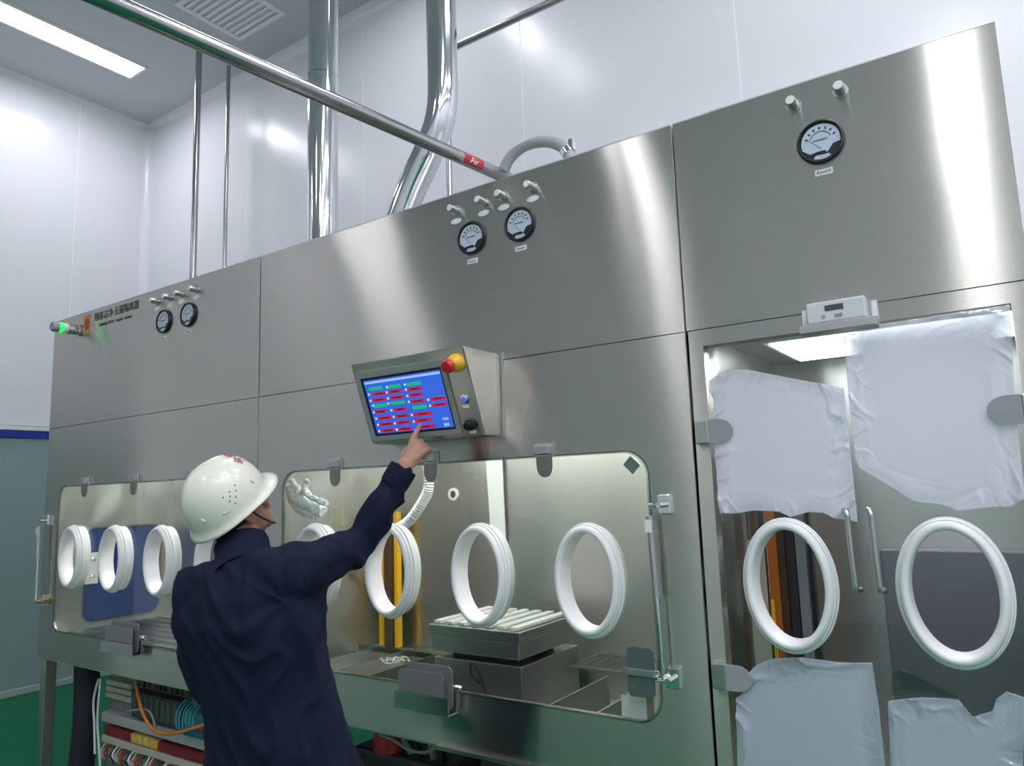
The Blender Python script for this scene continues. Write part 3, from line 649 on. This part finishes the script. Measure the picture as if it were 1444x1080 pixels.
tag(part('paper_note', B(-2.50, -2.43, .24, .242, 1.46, 1.535), mat('pale_yellow_paper', (.92, .9, .55), .7)), 'pale yellow note below the crumpled white glove', 'note')
# wire shelf on the right
wsf = thing('wire_shelf', 'wire mesh shelf at the right end of the middle chamber', 'shelf', (-1.1, .55, .93))
part('rim', plate(rect(-1.46, -.80, .46, .69), [rect(-1.452, -.808, .468, .682)], .925, .933, 'Z'), SATIN, wsf)
WR = mesh('wire', B(-.0025, .0025, -.11, .11, 0, .004)); 
for k in range(16): put('wire', WR, SATIN, wsf, T3(-1.43+k*.041, .575, .927))
WR2 = mesh('cross_wire', B(-.322, .322, -.002, .002, 0, .003))
for k in range(4): put('cross_wire', WR2, SATIN, wsf, T3(-1.13, .51+k*.045, .931))
cw = nb()
for q in range(4):
    c = Vector((-2.23+q*.02, .30+.01*q, .910)); tube(cw, [c+Vector((.03*math.cos(a)*(1-q*.12), .028*math.sin(a), .008*math.sin(2*a+q))) for a in [2*math.pi*k/18 for k in range(17)]], .0025, 6)
tag(part('wire_coil', cw, WHITEP, None, True), 'small coil of white wire on the chamber tray', 'wire')
tag(part('paper_label', B(-1.035, -.955, .0355, .037, .905, .985), WHITEP), 'white printed label behind the corner clamp', 'label')
for k in range(5): tag(part('x', B(0, .001, 0, .001, 0, .001), INK), '', '') if False else None

# ------------------------------------------------------------------ electrical panel under the left unit
YE = .20
ep = thing('electrical_panel', 'open electrical panel with terminal rows under the left unit', 'electrical panel', (-3.6, .25, 0))
def eb(x0, y0, x1, y1): a = onY(x0, y0, YE); b = onY(x1, y1, YE); return a.x, b.x, b.z, a.z
part('back_plate', B(-4.34, -2.85, .262, .268, .02, .70), mat('galvanised', (.32, .32, .31), .45, .5), ep)
for k, z in enumerate((.612, .578, .545)):
    r_ = part('breaker_row', B(-4.28, -4.02, .205, .262, z-.013, z+.013, .003), CREAM, ep)
plc = part('controller', B(-4.0, -3.55, .2, .262, .47, .60, .004), DARK, ep)
for k in range(8): part('controller_slot', B(-3.98+k*.052, -3.945+k*.052, .198, .1995, .49, .585), mat('slot_grey', (.09, .10, .09), .5), plc)
part('relay_row', B(-4.0, -3.4, .21, .262, .625, .66, .003), CREAM, ep)
for k in range(11): part('relay', B(-3.97+k*.05, -3.935+k*.05, .2, .2095, .628, .657), BLACK if k % 3 else BROWN, ep)
duct = mat('duct_grey', (.40, .41, .41), .55)
part('cable_duct', B(-4.3, -2.9, .2, .262, .405, .455, .003), duct, ep)
part('cable_duct', B(-4.3, -2.9, .2, .262, .215, .255, .003), duct, ep)
TB = mesh('terminal', B(-.0085, .0085, -.03, .03, -.022, .022, .002))
for k in range(52):
    x = -4.26+k*.0195; mt = ('red', 'red', 'red', 'red', 'red')[k % 5]
    me = TB if k == 0 else None
    c = mat('terminal_red', (.24, .02, .03), .45) if (k < 14 or k > 26) else (YELLOW if k % 3 else CREAM)
    key = 'TB_'+c.name
    if key not in MATS: MATS[key] = TB.copy(); MATS[key].materials.clear(); MATS[key].materials.append(c)
    put('terminal', MATS[key], c, ep, T3(x, .231, .365))
part('terminal_rail', B(-4.29, -3.2, .245, .262, .335, .395), mat('rail_zinc', (.5, .5, .46), .4, .8), ep)
part('terminal_strip', B(-4.29, -3.2, .20, .262, .30, .335, .003), CREAM, ep)
wcols = [CREAM, RED, BROWN, DARK, WHITEP]
for k in range(34):
    x = -4.24+k*.031; bm = nb(); dz = random.uniform(-.02, .02)
    tube(bm, spline([(x, .2, .30), (x+.006, .175, .285+dz), (x+.02, .165, .262), (x+.03, .185, .235+dz)], 4), .0045, 6); part('wire', bm, wcols[k % 5], ep, True)
for k in range(6):
    x = -3.50+k*.028; bm = nb(); tube(bm, spline([(x, .2, .62), (x-.004, .16, .58), (x+.004, .15, .51), (x, .2, .455)], 5), .0055, 8); part('air_tube', bm, TEALTUBE, ep, True)
part('valve_block', B(-3.52, -3.34, .2, .262, .50, .57, .004), TEALTUBE, ep)
oc = [onY(*q, .13) for q in ((192, 966), (196, 985), (203, 1008), (214, 1026), (230, 1034), (252, 1033), (275, 1026), (290, 1022))]
bm = nb(); tube(bm, spline(oc, 5), .0085, 10); tag(part('orange_cable', bm, ORANGE, None, True), 'thick orange cable drooping across the open electrical panel', 'cable')
oc = [onY(*q, .15) for q in ((178, 1003), (190, 1001), (205, 1000), (214, 1008), (219, 1026))]
bm = nb(); tube(bm, spline(oc, 5), .005, 8); tag(part('grey_cable', bm, HOSEG, None, True), 'thin pale grey cable beside the orange cable', 'cable')
for k, (qx, qy) in enumerate((((139, 957), (133, 1020)), ((142, 957), (141, 1075)))):
    a = onY(*qx, .12); b = onY(*qy, .12); bm = nb(); tube(bm, spline([a, (a+b)/2+Vector((-.03, 0, 0)), b, b+Vector((.02, 0, -.15))], 6), .006, 8)
    tag(part('hanging_wire', bm, WHITEP, None, True), ('bowed' if k == 0 else 'straight')+' white wire hanging at the left side of the electrical panel', 'wire')
a = onY(122, 952, .22); b = onY(115, 1075, .22)
bm = nb(); tube(bm, [a+Vector((0, 0, .12))]+spline([a+Vector((0, 0, .1)), (a+b)/2+Vector((.02, 0, 0)), b, Vector((b.x, b.y, .0))], 10), .066, 14); 
tag(part('black_trunking', bm, mat('black_purple_sleeve', (.025, .02, .035), .7), None, True), 'thick black cable sleeve standing between the leg and electrical panel', 'cable sleeve')
# below the middle unit
pb = thing('pedestal_cabinet', 'grey steel cabinet under the middle unit', 'cabinet', (-1.35, .5, 0))
part('body', B(-1.76, -.9, .30, .9, 0, .70, .004), mat('cabinet_grey', (.22, .24, .22), .5), pb)
part('door', B(-1.52, -.92, .288, .2995, .03, .68, .003), mat('cabinet_door_green', (.30, .36, .32), .45), pb)
part('side_post', B(-1.74, -1.56, .27, .2995, 0, .70, .003), BROWN, pb)
pc = thing('pump_unit', 'dark pump with red cap under the middle unit', 'pump', (-2.25, .5, 0))
part('body', B(-2.5, -1.95, .35, .8, 0, .52, .02), DARK, pc)
bm = nb(); lathe(bm, [(.07, 0), (.07, .06), (.05, .09), (0, .09)], (-2.32, .4, .52), (0, 0, 1), 18); part('cap', bm, RED, pc, True)
for k in range(4): bm = nb(); tube(bm, spline([(-2.2+k*.06, .4, .52), (-2.2+k*.07, .36, .6+.02*k), (-2.15+k*.07, .42, .70)], 5), .012, 8); part('pump_hose', bm, BLACK if k % 2 else HOSEG, pc, True)
oc = [onY(*q, .12) for q in ((535, 1036), (552, 1042), (575, 1056), (595, 1061), (608, 1058), (615, 1048), (616, 1040))]
bm = nb(); tube(bm, spline(oc, 5), .006, 8); tag(part('looped_cable', bm, HOSEG, None, True), 'pale cable looping below the apron of the middle unit', 'cable')

# ------------------------------------------------------------------ pipes and ducts above
def pipe(name, label, pts, r, mt, cat='pipe', seg=20, collars=(), n=8):
    t = thing(name, label, cat, pts[0]); bm = nb(); tube(bm, pts, r, seg); part('pipe_run', bm, mt, t, True, 40)
    for p, d, rr, h in collars:
        bm = nb(); lathe(bm, [(r*.9, -h), (rr, -h), (rr, h), (r*.9, h)], p, d, seg, True); part('collar', bm, mt, t, True, 35)
    return t
p1 = [(-3.00, .62, ZT), (-3.00, .62, 3.0), (-3.0, .62, 4.2), (-3.0, .62, ZC)]
pipe('air_duct', 'straight polished steel duct rising to the ceiling', p1, .083, POLISH, 'air duct', 32, [((-3.0, .62, 3.93), (0, 0, 1), .0855, .006), ((-3.0, .62, ZC-.01), (0, 0, 1), .11, .008)])
pt = spline([(-2.60, .66, ZT+.014), (-2.60, .66, ZT+.07), (-2.50, .66, 2.90), (-2.39, .66, 3.10), (-2.25, .66, 3.30), (-2.185, .66, 3.43), (-2.165, .66, 3.60), (-2.165, .66, 4.0)], 5)+[Vector((-2.165, .66, ZC))]
pipe('air_duct', 'polished steel duct with an elbow bending above the middle unit', pt, .076, POLISH, 'air duct', 32, [((-2.165, .66, ZC-.01), (0, 0, 1), .10, .008), ((-2.315, .66, 3.21), (.6, 0, .9), .078, .004)])
for (x, y, r, lab, nm) in ((-5.43, 1.37, .026, 'thicker thin steel riser pipe in front of the wall corner', 0), (-5.52, 1.72, .018, 'thinner steel riser pipe close to the back wall', 0)):
    pipe('riser_pipe', lab, [(x, y, 0), (x, y, ZC)], r, PIPE, 'pipe', 14)
pipe('riser_pipe', 'short thin riser pipe just behind the bent duct', [(-2.33, .9, ZT), (-2.33, .9, 4.3)], .016, PIPE, 'pipe', 12)
bp = pipe('overhead_pipe', 'straight steel pipe running overhead from the room to the unit top', spline([(-1.468, .46, ZT), (-1.468, .46, 2.68), (-1.469, .445, 2.72), (-1.471, .41, 2.75), (-1.474, .35, 2.76)], 5)+[Vector((-1.481, .186, 2.76)), Vector((-1.655, -1.32, 2.76))]+spline([(-1.662, -1.38, 2.763), (-1.669, -1.44, 2.785), (-1.673, -1.48, 2.83), (-1.674, -1.495, 2.90), (-1.674, -1.495, 3.0)], 5)+[Vector((-1.674, -1.495, ZC))], .0235, PIPE, 'pipe', 24)
d = (Vector((-1.481, .186, 2.76))-Vector((-1.66, -1.36, 2.76))).normalized()
def on_pipe(px): 
    q = onZ(px, 252-(715-px)*.445, 2.76); t = (q-Vector((-1.66, -1.36, 2.76))).dot(d); return Vector((-1.66, -1.36, 2.76))+d*t
a, b = on_pipe(648), on_pipe(675); bm = nb(); s, t_ = frame_of(d); rows = []
for p in (a, b): rows.append([bm.verts.new(p+(Vector((d.y, -d.x, 0))*math.cos(k)+Vector((0, 0, 1))*math.sin(k))*.0239) for k in [R(-60+10*j) for j in range(13)]])
for j in range(12): bm.faces.new((rows[0][j], rows[0][j+1], rows[1][j+1], rows[1][j]))
rs = part('pipe_sticker', bm, mat('red_sticker', (.5, .03, .05), .5), bp, True)
sx = d; sn = Vector((d.y, -d.x, -.3)).normalized(); sy = sn.cross(sx)
tm = Matrix.Identity(4); c = (a+b)/2+sn*.0246
for i in range(3): tm[i][0], tm[i][1], tm[i][2], tm[i][3] = sx[i], sy[i], sn[i], c[i]
put('sticker_lettering', text_mesh('Air', .032), WHITEP, rs, tm)
q0, q1 = onY(640, 67, 1.2), onY(790, 0, 1.2)
tp = pipe('cross_pipe', 'thin steel pipe crossing behind the bent duct along the back wall', [(q0.x-.06, 1.2, q0.z), (q1.x+2.6, 1.2, q0.z)], .021, PIPE, 'pipe', 16)
for x in (q1.x+.9, q1.x+2.2):
    bm = nb(); tube(bm, [(x, 1.2, q0.z), (x, 1.2, ZC)], .006, 8); part('hanger_rod', bm, PIPE, tp, True)
ph = spline([(-1.585, .3, ZT), (-1.582, .3, 2.80), (-1.548, .3, 2.885), (-1.47, .3, 2.925), (-1.37, .3, 2.915), (-1.29, .3, 2.865), (-1.262, .3, 2.80), (-1.26, .3, ZT)], 7)
bm = nb(); tube(bm, ph, .0225, 16); hh = thing('flexible_hose', 'arched clear grey hose on top of the middle unit', 'hose', (-1.42, .3, ZT)); part('hose', bm, HOSEG, hh, True)
bm = nb(); lathe(bm, [(.022, -.012), (.026, -.012), (.026, .012), (.022, .012)], (-1.275, .3, 2.843), (.5, 0, -.85), 18, True); part('hose_clamp', bm, CHROME, hh, True, 35)
part('clamp_screw', B(-1.262, -1.244, .285, .315, 2.845, 2.885, .002), CHROME, hh)
# ------------------------------------------------------------------ the man
def loft(bm, rings, seg=24):
    """rings: (centre, half axis 1, half axis 2)"""
    RR = []
    for c, a, b in rings:
        c, a, b = Vector(c), Vector(a), Vector(b)
        RR.append([bm.verts.new(c+a*math.cos(2*math.pi*k/seg)+b*math.sin(2*math.pi*k/seg)) for k in range(seg)])
    for A, Bq in zip(RR, RR[1:]):
        for k in range(seg): bm.faces.new((A[k], A[(k+1) % seg], Bq[(k+1) % seg], Bq[k]))
    bm.faces.new(RR[0][::-1]); bm.faces.new(RR[-1]); bmesh.ops.recalc_face_normals(bm, faces=bm.faces); return bm
def limb(bm, pts, rs, n=5, seg=16):
    P = spline(pts, n); N = len(P); out = []
    for i in range(N):
        t = i/(N-1)*(len(rs)-1); k = min(int(t), len(rs)-2); f = t-k; out.append(rs[k]*(1-f)+rs[k+1]*f)
    d0, d1 = (P[0]-P[1]).normalized(), (P[-1]-P[-2]).normalized()     # rounded ends
    pp = [P[0]+d0*out[0]*.7, P[0]+d0*out[0]*.4]+P+[P[-1]+d1*out[-1]*.4, P[-1]+d1*out[-1]*.7]
    tube(bm, pp, [out[0]*.35, out[0]*.8]+out+[out[-1]*.8, out[-1]*.35], seg); return bm
def ball(bm, c, rx, ry, rz, M3=None, seg=20):
    r = bmesh.ops.create_uvsphere(bm, u_segments=seg, v_segments=seg//2+2, radius=1)
    for v in r['verts']:
        q = Vector((v.co.x*rx, v.co.y*ry, v.co.z*rz)); v.co = Vector(c)+(M3 @ q if M3 else q)
BR_ = Vector((.927, .375, 0)); BF = Vector((-.375, .927, 0)); UPZ = Vector((0, 0, 1))
S_R = Vector((-1.745, -.590, 1.385)); S_L = S_R-BR_*.285+Vector((0, 0, -.062))
EL_R = Vector((-1.757, -.312, 1.446)); WR_R = Vector((-1.636, -.220, 1.686)); TIP = on_face(594, 597, .0095)
CH = (S_R+S_L)/2; CH.z = 1.37
HIP = Vector((-1.862, -.530, .86))
def cen(z):
    t = (z-.86)/(1.385-.86); return HIP.lerp(Vector((CH.x, CH.y, 1.385)), t)
# head frame: looks up at the screen
az = Vector((.17, .985, 0)).normalized(); pt_ = R(40); rl_ = R(9)
hf = az*math.cos(pt_)+UPZ*math.sin(pt_); hr = az.cross(UPZ).normalized(); hu = hr.cross(hf).normalized()
hr, hu = hr*math.cos(rl_)-hu*math.sin(rl_), hu*math.cos(rl_)+hr*math.sin(rl_)
H3 = Matrix((hr, hf, hu)).transposed()
HC = atd(332, 716, 2.215)
def hp_(x, y, z): return HC+hr*x+hf*y+hu*z
body = nb()
ball(body, hp_(0, -.008, .022), .073, .093, .088, H3); ball(body, hp_(0, .018, -.045), .058, .070, .075, H3)
ball(body, hp_(0, .052, -.098), .030, .028, .026, H3)                       # chin
limb(body, [hp_(0, .082, .012), hp_(0, .100, -.018), hp_(0, .097, -.030)], [.009, .014, .010], 4, 12)   # nose
ball(body, hp_(0, .078, -.068), .024, .014, .013, H3)                       # lips
for s in (-1, 1):
    ball(body, hp_(.074*s, -.008, -.012), .010, .019, .032, H3, 14)         # ears
    ball(body, hp_(.036*s, .066, -.030), .024, .020, .024, H3, 14)          # cheeks
    ball(body, hp_(.030*s, .078, .020), .028, .012, .009, H3, 12)           # brows
NB = Vector((CH.x, CH.y, 1.385))+BF*.005
limb(body, [NB, (NB+hp_(0, -.03, -.06))/2+Vector((0, -.005, 0)), hp_(0, -.02, -.05)], [.062, .056, .055], 5, 20)
loft(body, [(cen(z)+Vector((0, 0, z-cen(z).z)), BR_*a, BF*b) for z, a, b in ((.80, .15, .11), (.90, .16, .115), (1.05, .14, .10), (1.2, .155, .11), (1.32, .16, .10), (1.38, .11, .08), (1.42, .06, .06))])
limb(body, [S_R, EL_R, WR_R], [.05, .042, .038, .03, .026], 8)
S_LE = S_L-BR_*.0+BF*.05+Vector((0, 0, -.27)); W_L = S_LE+BF*.20+BR_*.08+Vector((0, 0, -.09))
limb(body, [S_L, S_LE, W_L], [.05, .042, .038, .03, .026], 8)
# right hand, pointing
K1 = Vector((-1.640, -.182, 1.765)); K4 = Vector((-1.598, -.170, 1.727)); K2 = K1.lerp(K4, .36)+Vector((.004, -.004, .003)); K3 = K1.lerp(K4, .70)+Vector((.004, -.004, .002))
wdir = (K1.lerp(K4, .45)-WR_R).normalized(); kx = (K4-K1).normalized()
hn = wdir.cross(kx).normalized()
if hn.dot(CAM-WR_R) < 0: hn = -hn                                            # back of the hand faces the viewer
for K, r_ in ((K1, .0125), (K2, .0125), (K3, .0118), (K4, .0105)):
    limb(body, [WR_R.lerp(K, .02), WR_R.lerp(K, .5)-hn*.002, K], [.017, .014, r_], 4, 12)
loft(body, [(WR_R-hn*.004, kx*.026, hn*.018), (WR_R.lerp(K1.lerp(K4, .5), .5)-hn*.010, kx*.033, hn*.014), (K1.lerp(K4, .5)-hn*.014, kx*.034, hn*.010)], 20)
dd = (TIP-K1); limb(body, [K1, K1+dd*.45+hn*.006, K1+dd*.72+hn*.004, TIP-dd.normalized()*.004], [.0115, .0098, .0085, .0072], 5, 14)
for K, L in ((K2, .042), (K3, .040), (K4, .033)):
    f1 = (wdir*.55-hn*.85).normalized(); f2 = (-wdir*.75-hn*.65).normalized(); f3 = (-wdir*.9+hn*.35).normalized()
    limb(body, [K, K+f1*L, K+f1*L+f2*L*.62, K+f1*L+f2*L*.62+f3*L*.45], [.0108, .0098, .0088, .008], 5, 12)
th0 = WR_R-kx*.022-hn*.012
limb(body, [th0+wdir*.012, th0+wdir*.045-kx*.012-hn*.016, th0+wdir*.068+kx*.006-hn*.030, th0+wdir*.082+kx*.022-hn*.036], [.0145, .0125, .0105, .0085], 5, 12)
# left hand, relaxed
wl_ = (W_L-S_LE).normalized(); lx = BR_; ln = wl_.cross(lx).normalized()
loft(body, [(W_L, lx*.024, ln*.017), (W_L+wl_*.05, lx*.036, ln*.014), (W_L+wl_*.09, lx*.038, ln*.012)], 18)
for k, L in enumerate((.068, .076, .072, .056)):
    K = W_L+wl_*.09+lx*(.029-.0195*k); limb(body, [K, K+wl_*L*.5-ln*.006, K+wl_*L-ln*.022], [.0098, .009, .0075], 5, 12)
K = W_L+wl_*.03+lx*.03; limb(body, [K, K+wl_*.03+lx*.02, K+wl_*.062+lx*.022-ln*.008], [.012, .0105, .0085], 5, 12)
# legs
FT = []
for s in (-1, 1):
    h = HIP+BR_*.09*s; kn = Vector((h.x, h.y, .47))+BF*.02; an = Vector((h.x, h.y, .09))+BR_*.02*s-BF*.01
    limb(body, [h, kn, an], [.085, .072, .055, .05, .038], 8); FT.append((s, h, kn, an))
man = thing('person', 'person in navy jacket and white hard hat pointing at touch screen', 'person', (HIP.x, HIP.y, 0))
put('body', bake(body, [('REMESH', dict(mode='VOXEL', voxel_size=.0036)), ('SMOOTH', dict(iterations=3, factor=.5))]), SKIN, man)
for s in (-1, 1):
    bm = nb(); ball(bm, hp_(.031*s, .0775, .004), .012, .012, .012, H3, 12); e = part('eye', bm, WHITEP, man, True)
    bm = nb(); ball(bm, hp_(.031*s, .0855, .004), .0055, .0055, .0055, H3, 10); part('iris', bm, INK, e, True)
bm = nb(); ball(bm, hp_(0, -.022, .022), .077, .088, .086, H3, 24); ball(bm, hp_(0, -.058, -.040), .060, .042, .050, H3, 20)
put('hair', bake(bm, [('REMESH', dict(mode='VOXEL', voxel_size=.006)), ('SMOOTH', dict(iterations=2, factor=.5))]), HAIR, man)
# jacket
jk = nb()
def ring(z, a, b, dx=0, dy=0): c = cen(z); return (Vector((c.x, c.y, z))+BR_*dx+BF*dy, BR_*a, BF*b)
loft(jk, [ring(.70, .222, .172, .012, 0), ring(.78, .224, .172, .01), ring(.90, .208, .16, .004), ring(1.02, .196, .152, .0), ring(1.14, .196, .15, 0, -.004), ring(1.24, .20, .148, 0, -.006), ring(1.31, .185, .13, 0, -.006), ring(1.365, .14, .105, .01, 0), ring(1.41, .085, .085, .005, .004), ring(1.44, .06, .065, 0, .008)], 36)
limb(jk, [S_R-BR_*.10+Vector((0, 0, -.03)), S_R+Vector((0, 0, -.005)), S_R.lerp(EL_R, .5)+Vector((0, 0, -.012)), EL_R+Vector((0, 0, -.004)), EL_R.lerp(WR_R, .5)+Vector((.002, .002, -.002)), EL_R.lerp(WR_R, .93)], [.095, .086, .072, .063, .057, .044], 6, 20)
limb(jk, [S_R+Vector((0, -.0, -.02)), S_R.lerp(EL_R, .35)+Vector((-.0, -.03, -.09)), cen(1.12)+BR_*.13+BF*.03], [.07, .055, .05], 5, 16)  # cloth pulled up under the arm
limb(jk, [S_L+BR_*.08+Vector((0, 0, -.02)), S_L, S_LE, S_LE.lerp(W_L, .9)], [.085, .072, .062, .058, .045], 8, 20)
J = bake(jk, [('REMESH', dict(mode='VOXEL', voxel_size=.008)), ('SMOOTH', dict(iterations=6, factor=.6))])
axis = (WR_R-S_R).normalized()
NRM = [v.normal.copy() for v in J.vertices]
for v, n_ in zip(J.vertices, NRM):
    p = v.co.copy()
    arm = max(0, min(1, ((p-S_R).dot(axis)+.06)/.12))
    fold = 0
    def ridge(q): return (1-min(1, abs(noise.noise(q))*2.6))**2
    hs_ = (p-S_R).dot(BR_); 
    q = Vector((p.x*5+p.z*3.2, p.y*5, p.z*1.6)); fold += (.016*ridge(q+Vector((3, 1, 0)))+.010*ridge(q*2.1+Vector((1, 7, 0))))*(1-arm)
    q = p-(S_R+Vector((0, .02, -.07))); an_ = math.atan2(q.z, q.dot(BR_)+q.dot(BF)*.3); rd = q.length
    fold += .0035*math.exp(-((rd-.15)/.07)**2)*(math.sin(an_*9+noise.noise(p*9)*2))*(1-arm*.6)
    t = (p-S_R).dot(axis); ph = noise.noise(p*6)*2.2
    fold += arm*(.0060*math.sin(t*42+ph*2+p.x*18)+.006*ridge(p*11)-.003)
    fold -= .004
    v.co = p+n_*fold
jo = put('jacket', J, NAVY, man, label='dark navy work jacket')
cu = nb(); dc = (WR_R-EL_R).normalized(); s_, t_ = frame_of(dc); cc = EL_R.lerp(WR_R, .90)
rgs = [[cu.verts.new(cc+dc*h+(s_*math.cos(2*math.pi*k/20)+t_*math.sin(2*math.pi*k/20))*r_) for k in range(20)] for h, r_ in ((-.05, .046), (-.01, .047), (.012, .046), (.014, .042), (-.02, .040))]
for A, Bq in zip(rgs, rgs[1:]):
    for k in range(20): cu.faces.new((A[k], A[(k+1) % 20], Bq[(k+1) % 20], Bq[k]))
part('cuff', cu, NAVY, jo, True, 60)
co = nb(); cz = NB+(hp_(0, -.03, -.07)-NB).normalized()*.045; ca = (hp_(0, -.03, -.07)-NB).normalized()
ce1 = (BR_-ca*BR_.dot(ca)).normalized(); ce2 = ca.cross(ce1).normalized(); ce2 = ce2 if ce2.dot(BF) > 0 else -ce2
rgs = [[co.verts.new(cz+ca*h+(ce1*math.cos(a)+ce2*math.sin(a))*r_*(1+(.05 if math.sin(a) < 0 else 0))+ca*(-.004*max(0, math.sin(a)))) for a in [2*math.pi*k/28 for k in range(28)]] for h, r_ in ((-.06, .095), (-.03, .086), (.0, .079), (.03, .076), (.048, .077), (.050, .073), (.03, .070), (0, .071))]
for A, Bq in zip(rgs, rgs[1:]):
    for k in range(28): co.faces.new((A[k], A[(k+1) % 28], Bq[(k+1) % 28], Bq[k]))
part('collar', co, NAVY, jo, True, 60)
tr = nb()
loft(tr, [ring(.66, .165, .13), ring(.75, .18, .14), ring(.86, .18, .14), ring(.95, .165, .125)], 24)
for s, h, kn, an in FT: limb(tr, [h+Vector((0, 0, -.03)), kn, an+Vector((0, 0, .02))], [.105, .09, .078, .07, .068], 8, 18)
put('trousers', bake(tr, [('REMESH', dict(mode='VOXEL', voxel_size=.01)), ('SMOOTH', dict(iterations=4, factor=.5))]), TROUSER, man)
for s, h, kn, an in FT:
    f0 = Vector((an.x, an.y, 0)); q = nb()
    limb(q, [f0+Vector((0, 0, .075)), f0+BF*.06+Vector((0, 0, .058)), f0+BF*.15+Vector((0, 0, .042))], [.048, .047, .04], 5, 14)
    ball(q, f0-BF*.02+Vector((0, 0, .05)), .042, .05, .046)
    me = bake(q, [('REMESH', dict(mode='VOXEL', voxel_size=.006)), ('SMOOTH', dict(iterations=3, factor=.5))])
    for v in me.vertices: v.co.z = max(v.co.z, .004)
    put('shoe', me, SOLE, man)
# hard hat
hat = nb(); NS, NP = 64, 18; rows = []
def hat_pt(a, t, off=0):
    """a: angle from front, t: 0 crown .. 1 rim"""
    ca, sa = math.cos(a), math.sin(a); ph = t*math.pi/2
    L = .124 if ca > 0 else .130; Wd = .112; Hh = .140
    rr = math.sin(ph)**.86; zz = math.cos(ph)**.92
    x, y, z = Wd*sa*rr, L*ca*rr, Hh*zz
    ridge = .006*math.exp(-(sa*rr/.16)**2)*math.sin(ph)**.5*(1 if t < .9 else 0)
    z += ridge*zz
    return Vector((x*(1+off), y*(1+off), z*(1+off)))
for j in range(NP+1):
    rows.append([hat_pt(2*math.pi*k/NS, max(j/NP, 1e-3)) for k in range(NS)])
for e in (.3, .65, 1.0):                                                    # rim: peak in front, small flare elsewhere
    rw = []
    for k in range(NS):
        a = 2*math.pi*k/NS; ca = math.cos(a); b = rows[NP][k]; dr_ = Vector((b.x, b.y, 0)).normalized()
        ext = .009+.027*max(0, ca)**1.6+.006*max(0, -ca)**2; drop = .016+.006*max(0, ca)+.014*max(0, -ca)**2
        rw.append(b+dr_*ext*e+Vector((0, 0, -drop*e**.8)))
    rows.append(rw)
V = [[hat.verts.new(HC+H3 @ (p+Vector((0, -.006, .030)))) for p in rw] for rw in rows]
for A, Bq in zip(V, V[1:]):
    for k in range(NS): hat.faces.new((A[k], A[(k+1) % NS], Bq[(k+1) % NS], Bq[k]))
hat.faces.new(V[0]); bmesh.ops.recalc_face_normals(hat, faces=hat.faces)
ho = put('hard_hat', bake(hat, [('SOLIDIFY', dict(thickness=.0035, offset=-1))]), HELMET, man, label='glossy ivory white hard hat')
def hat_world(a, t, off=0): return HC+H3 @ (hat_pt(a, t)+Vector((0, -.006, .030)))
def hat_frame(a, t):
    p = hat_world(a, t); du = (hat_world(a+.02, t)-p).normalized(); dv = (hat_world(a, t-.02)-p).normalized(); n_ = du.cross(dv).normalized()
    if n_.dot(p-HC) < 0: n_ = -n_
    return p, du, dv, n_
VH = mesh('vent_hole', plate(ellipse(0, 0, .0022, .0022, 10), [], 0, .0006, 'Z'))
def hat_put(name, me, mt, a, t, du_=0, dv_=0, off=.0004, rot=0, flip=1):
    p, du, dv, n_ = hat_frame(a, t); c, s = math.cos(rot), math.sin(rot)
    X = (du*c+dv*s); Yv = n_.cross(X); M = Matrix.Identity(4); p = p+du*du_+dv*dv_+n_*off
    for i in range(3): M[i][0], M[i][1], M[i][2], M[i][3] = X[i], Yv[i], n_[i], p[i]
    return put(name, me, mt, ho, M)
for dx, dy in ((-.030, .0), (-.008, .002), (-.014, -.008), (-.022, -.017), (.014, .006), (.006, -.006), (-.004, -.018), (-.014, -.029)):
    a0, t0 = R(95), .70; hat_put('vent_hole', VH, INK, a0-dx/.11, t0-dy/.18)
bm = nb(); lathe(bm, [(.0075, 0), (.0065, .004), (0, .0055)], (0, 0, 0), (0, 0, 1), 14); RV = mesh('rivet', bm, True, 60)
hat_put('rivet', RV, HELMET, R(62), .80); hat_put('rivet', RV, HELMET, R(150), .86)
bm = nb(); tube(bm, spline([(-.010, 0, 0), (0, .003, .001), (.010, 0, 0)], 4), .0018, 6); hat_put('ridge_mark', mesh('ridge_mark', bm, True), HELMET, R(118), .88)
REDINK = mat('red_helmet_print', (.36, .02, .04), .5)
hat_put('helmet_lettering', text_mesh('安', .034, .0004), REDINK, R(12), .40, rot=math.pi, off=.002)
hat_put('helmet_lettering', text_mesh('环', .034, .0004), REDINK, R(34), .52, rot=math.pi, off=.002)
st_ = nb(); tube(st_, spline([hp_(.078, -.004, .02), hp_(.079, .012, -.03), hp_(.066, .035, -.075), hp_(.03, .062, -.115), hp_(0, .068, -.127), hp_(-.03, .062, -.115), hp_(-.066, .035, -.075), hp_(-.079, .012, -.03), hp_(-.078, -.004, .02)], 6), .0035, 8)
part('chin_strap', st_, BLACK, ho, True)
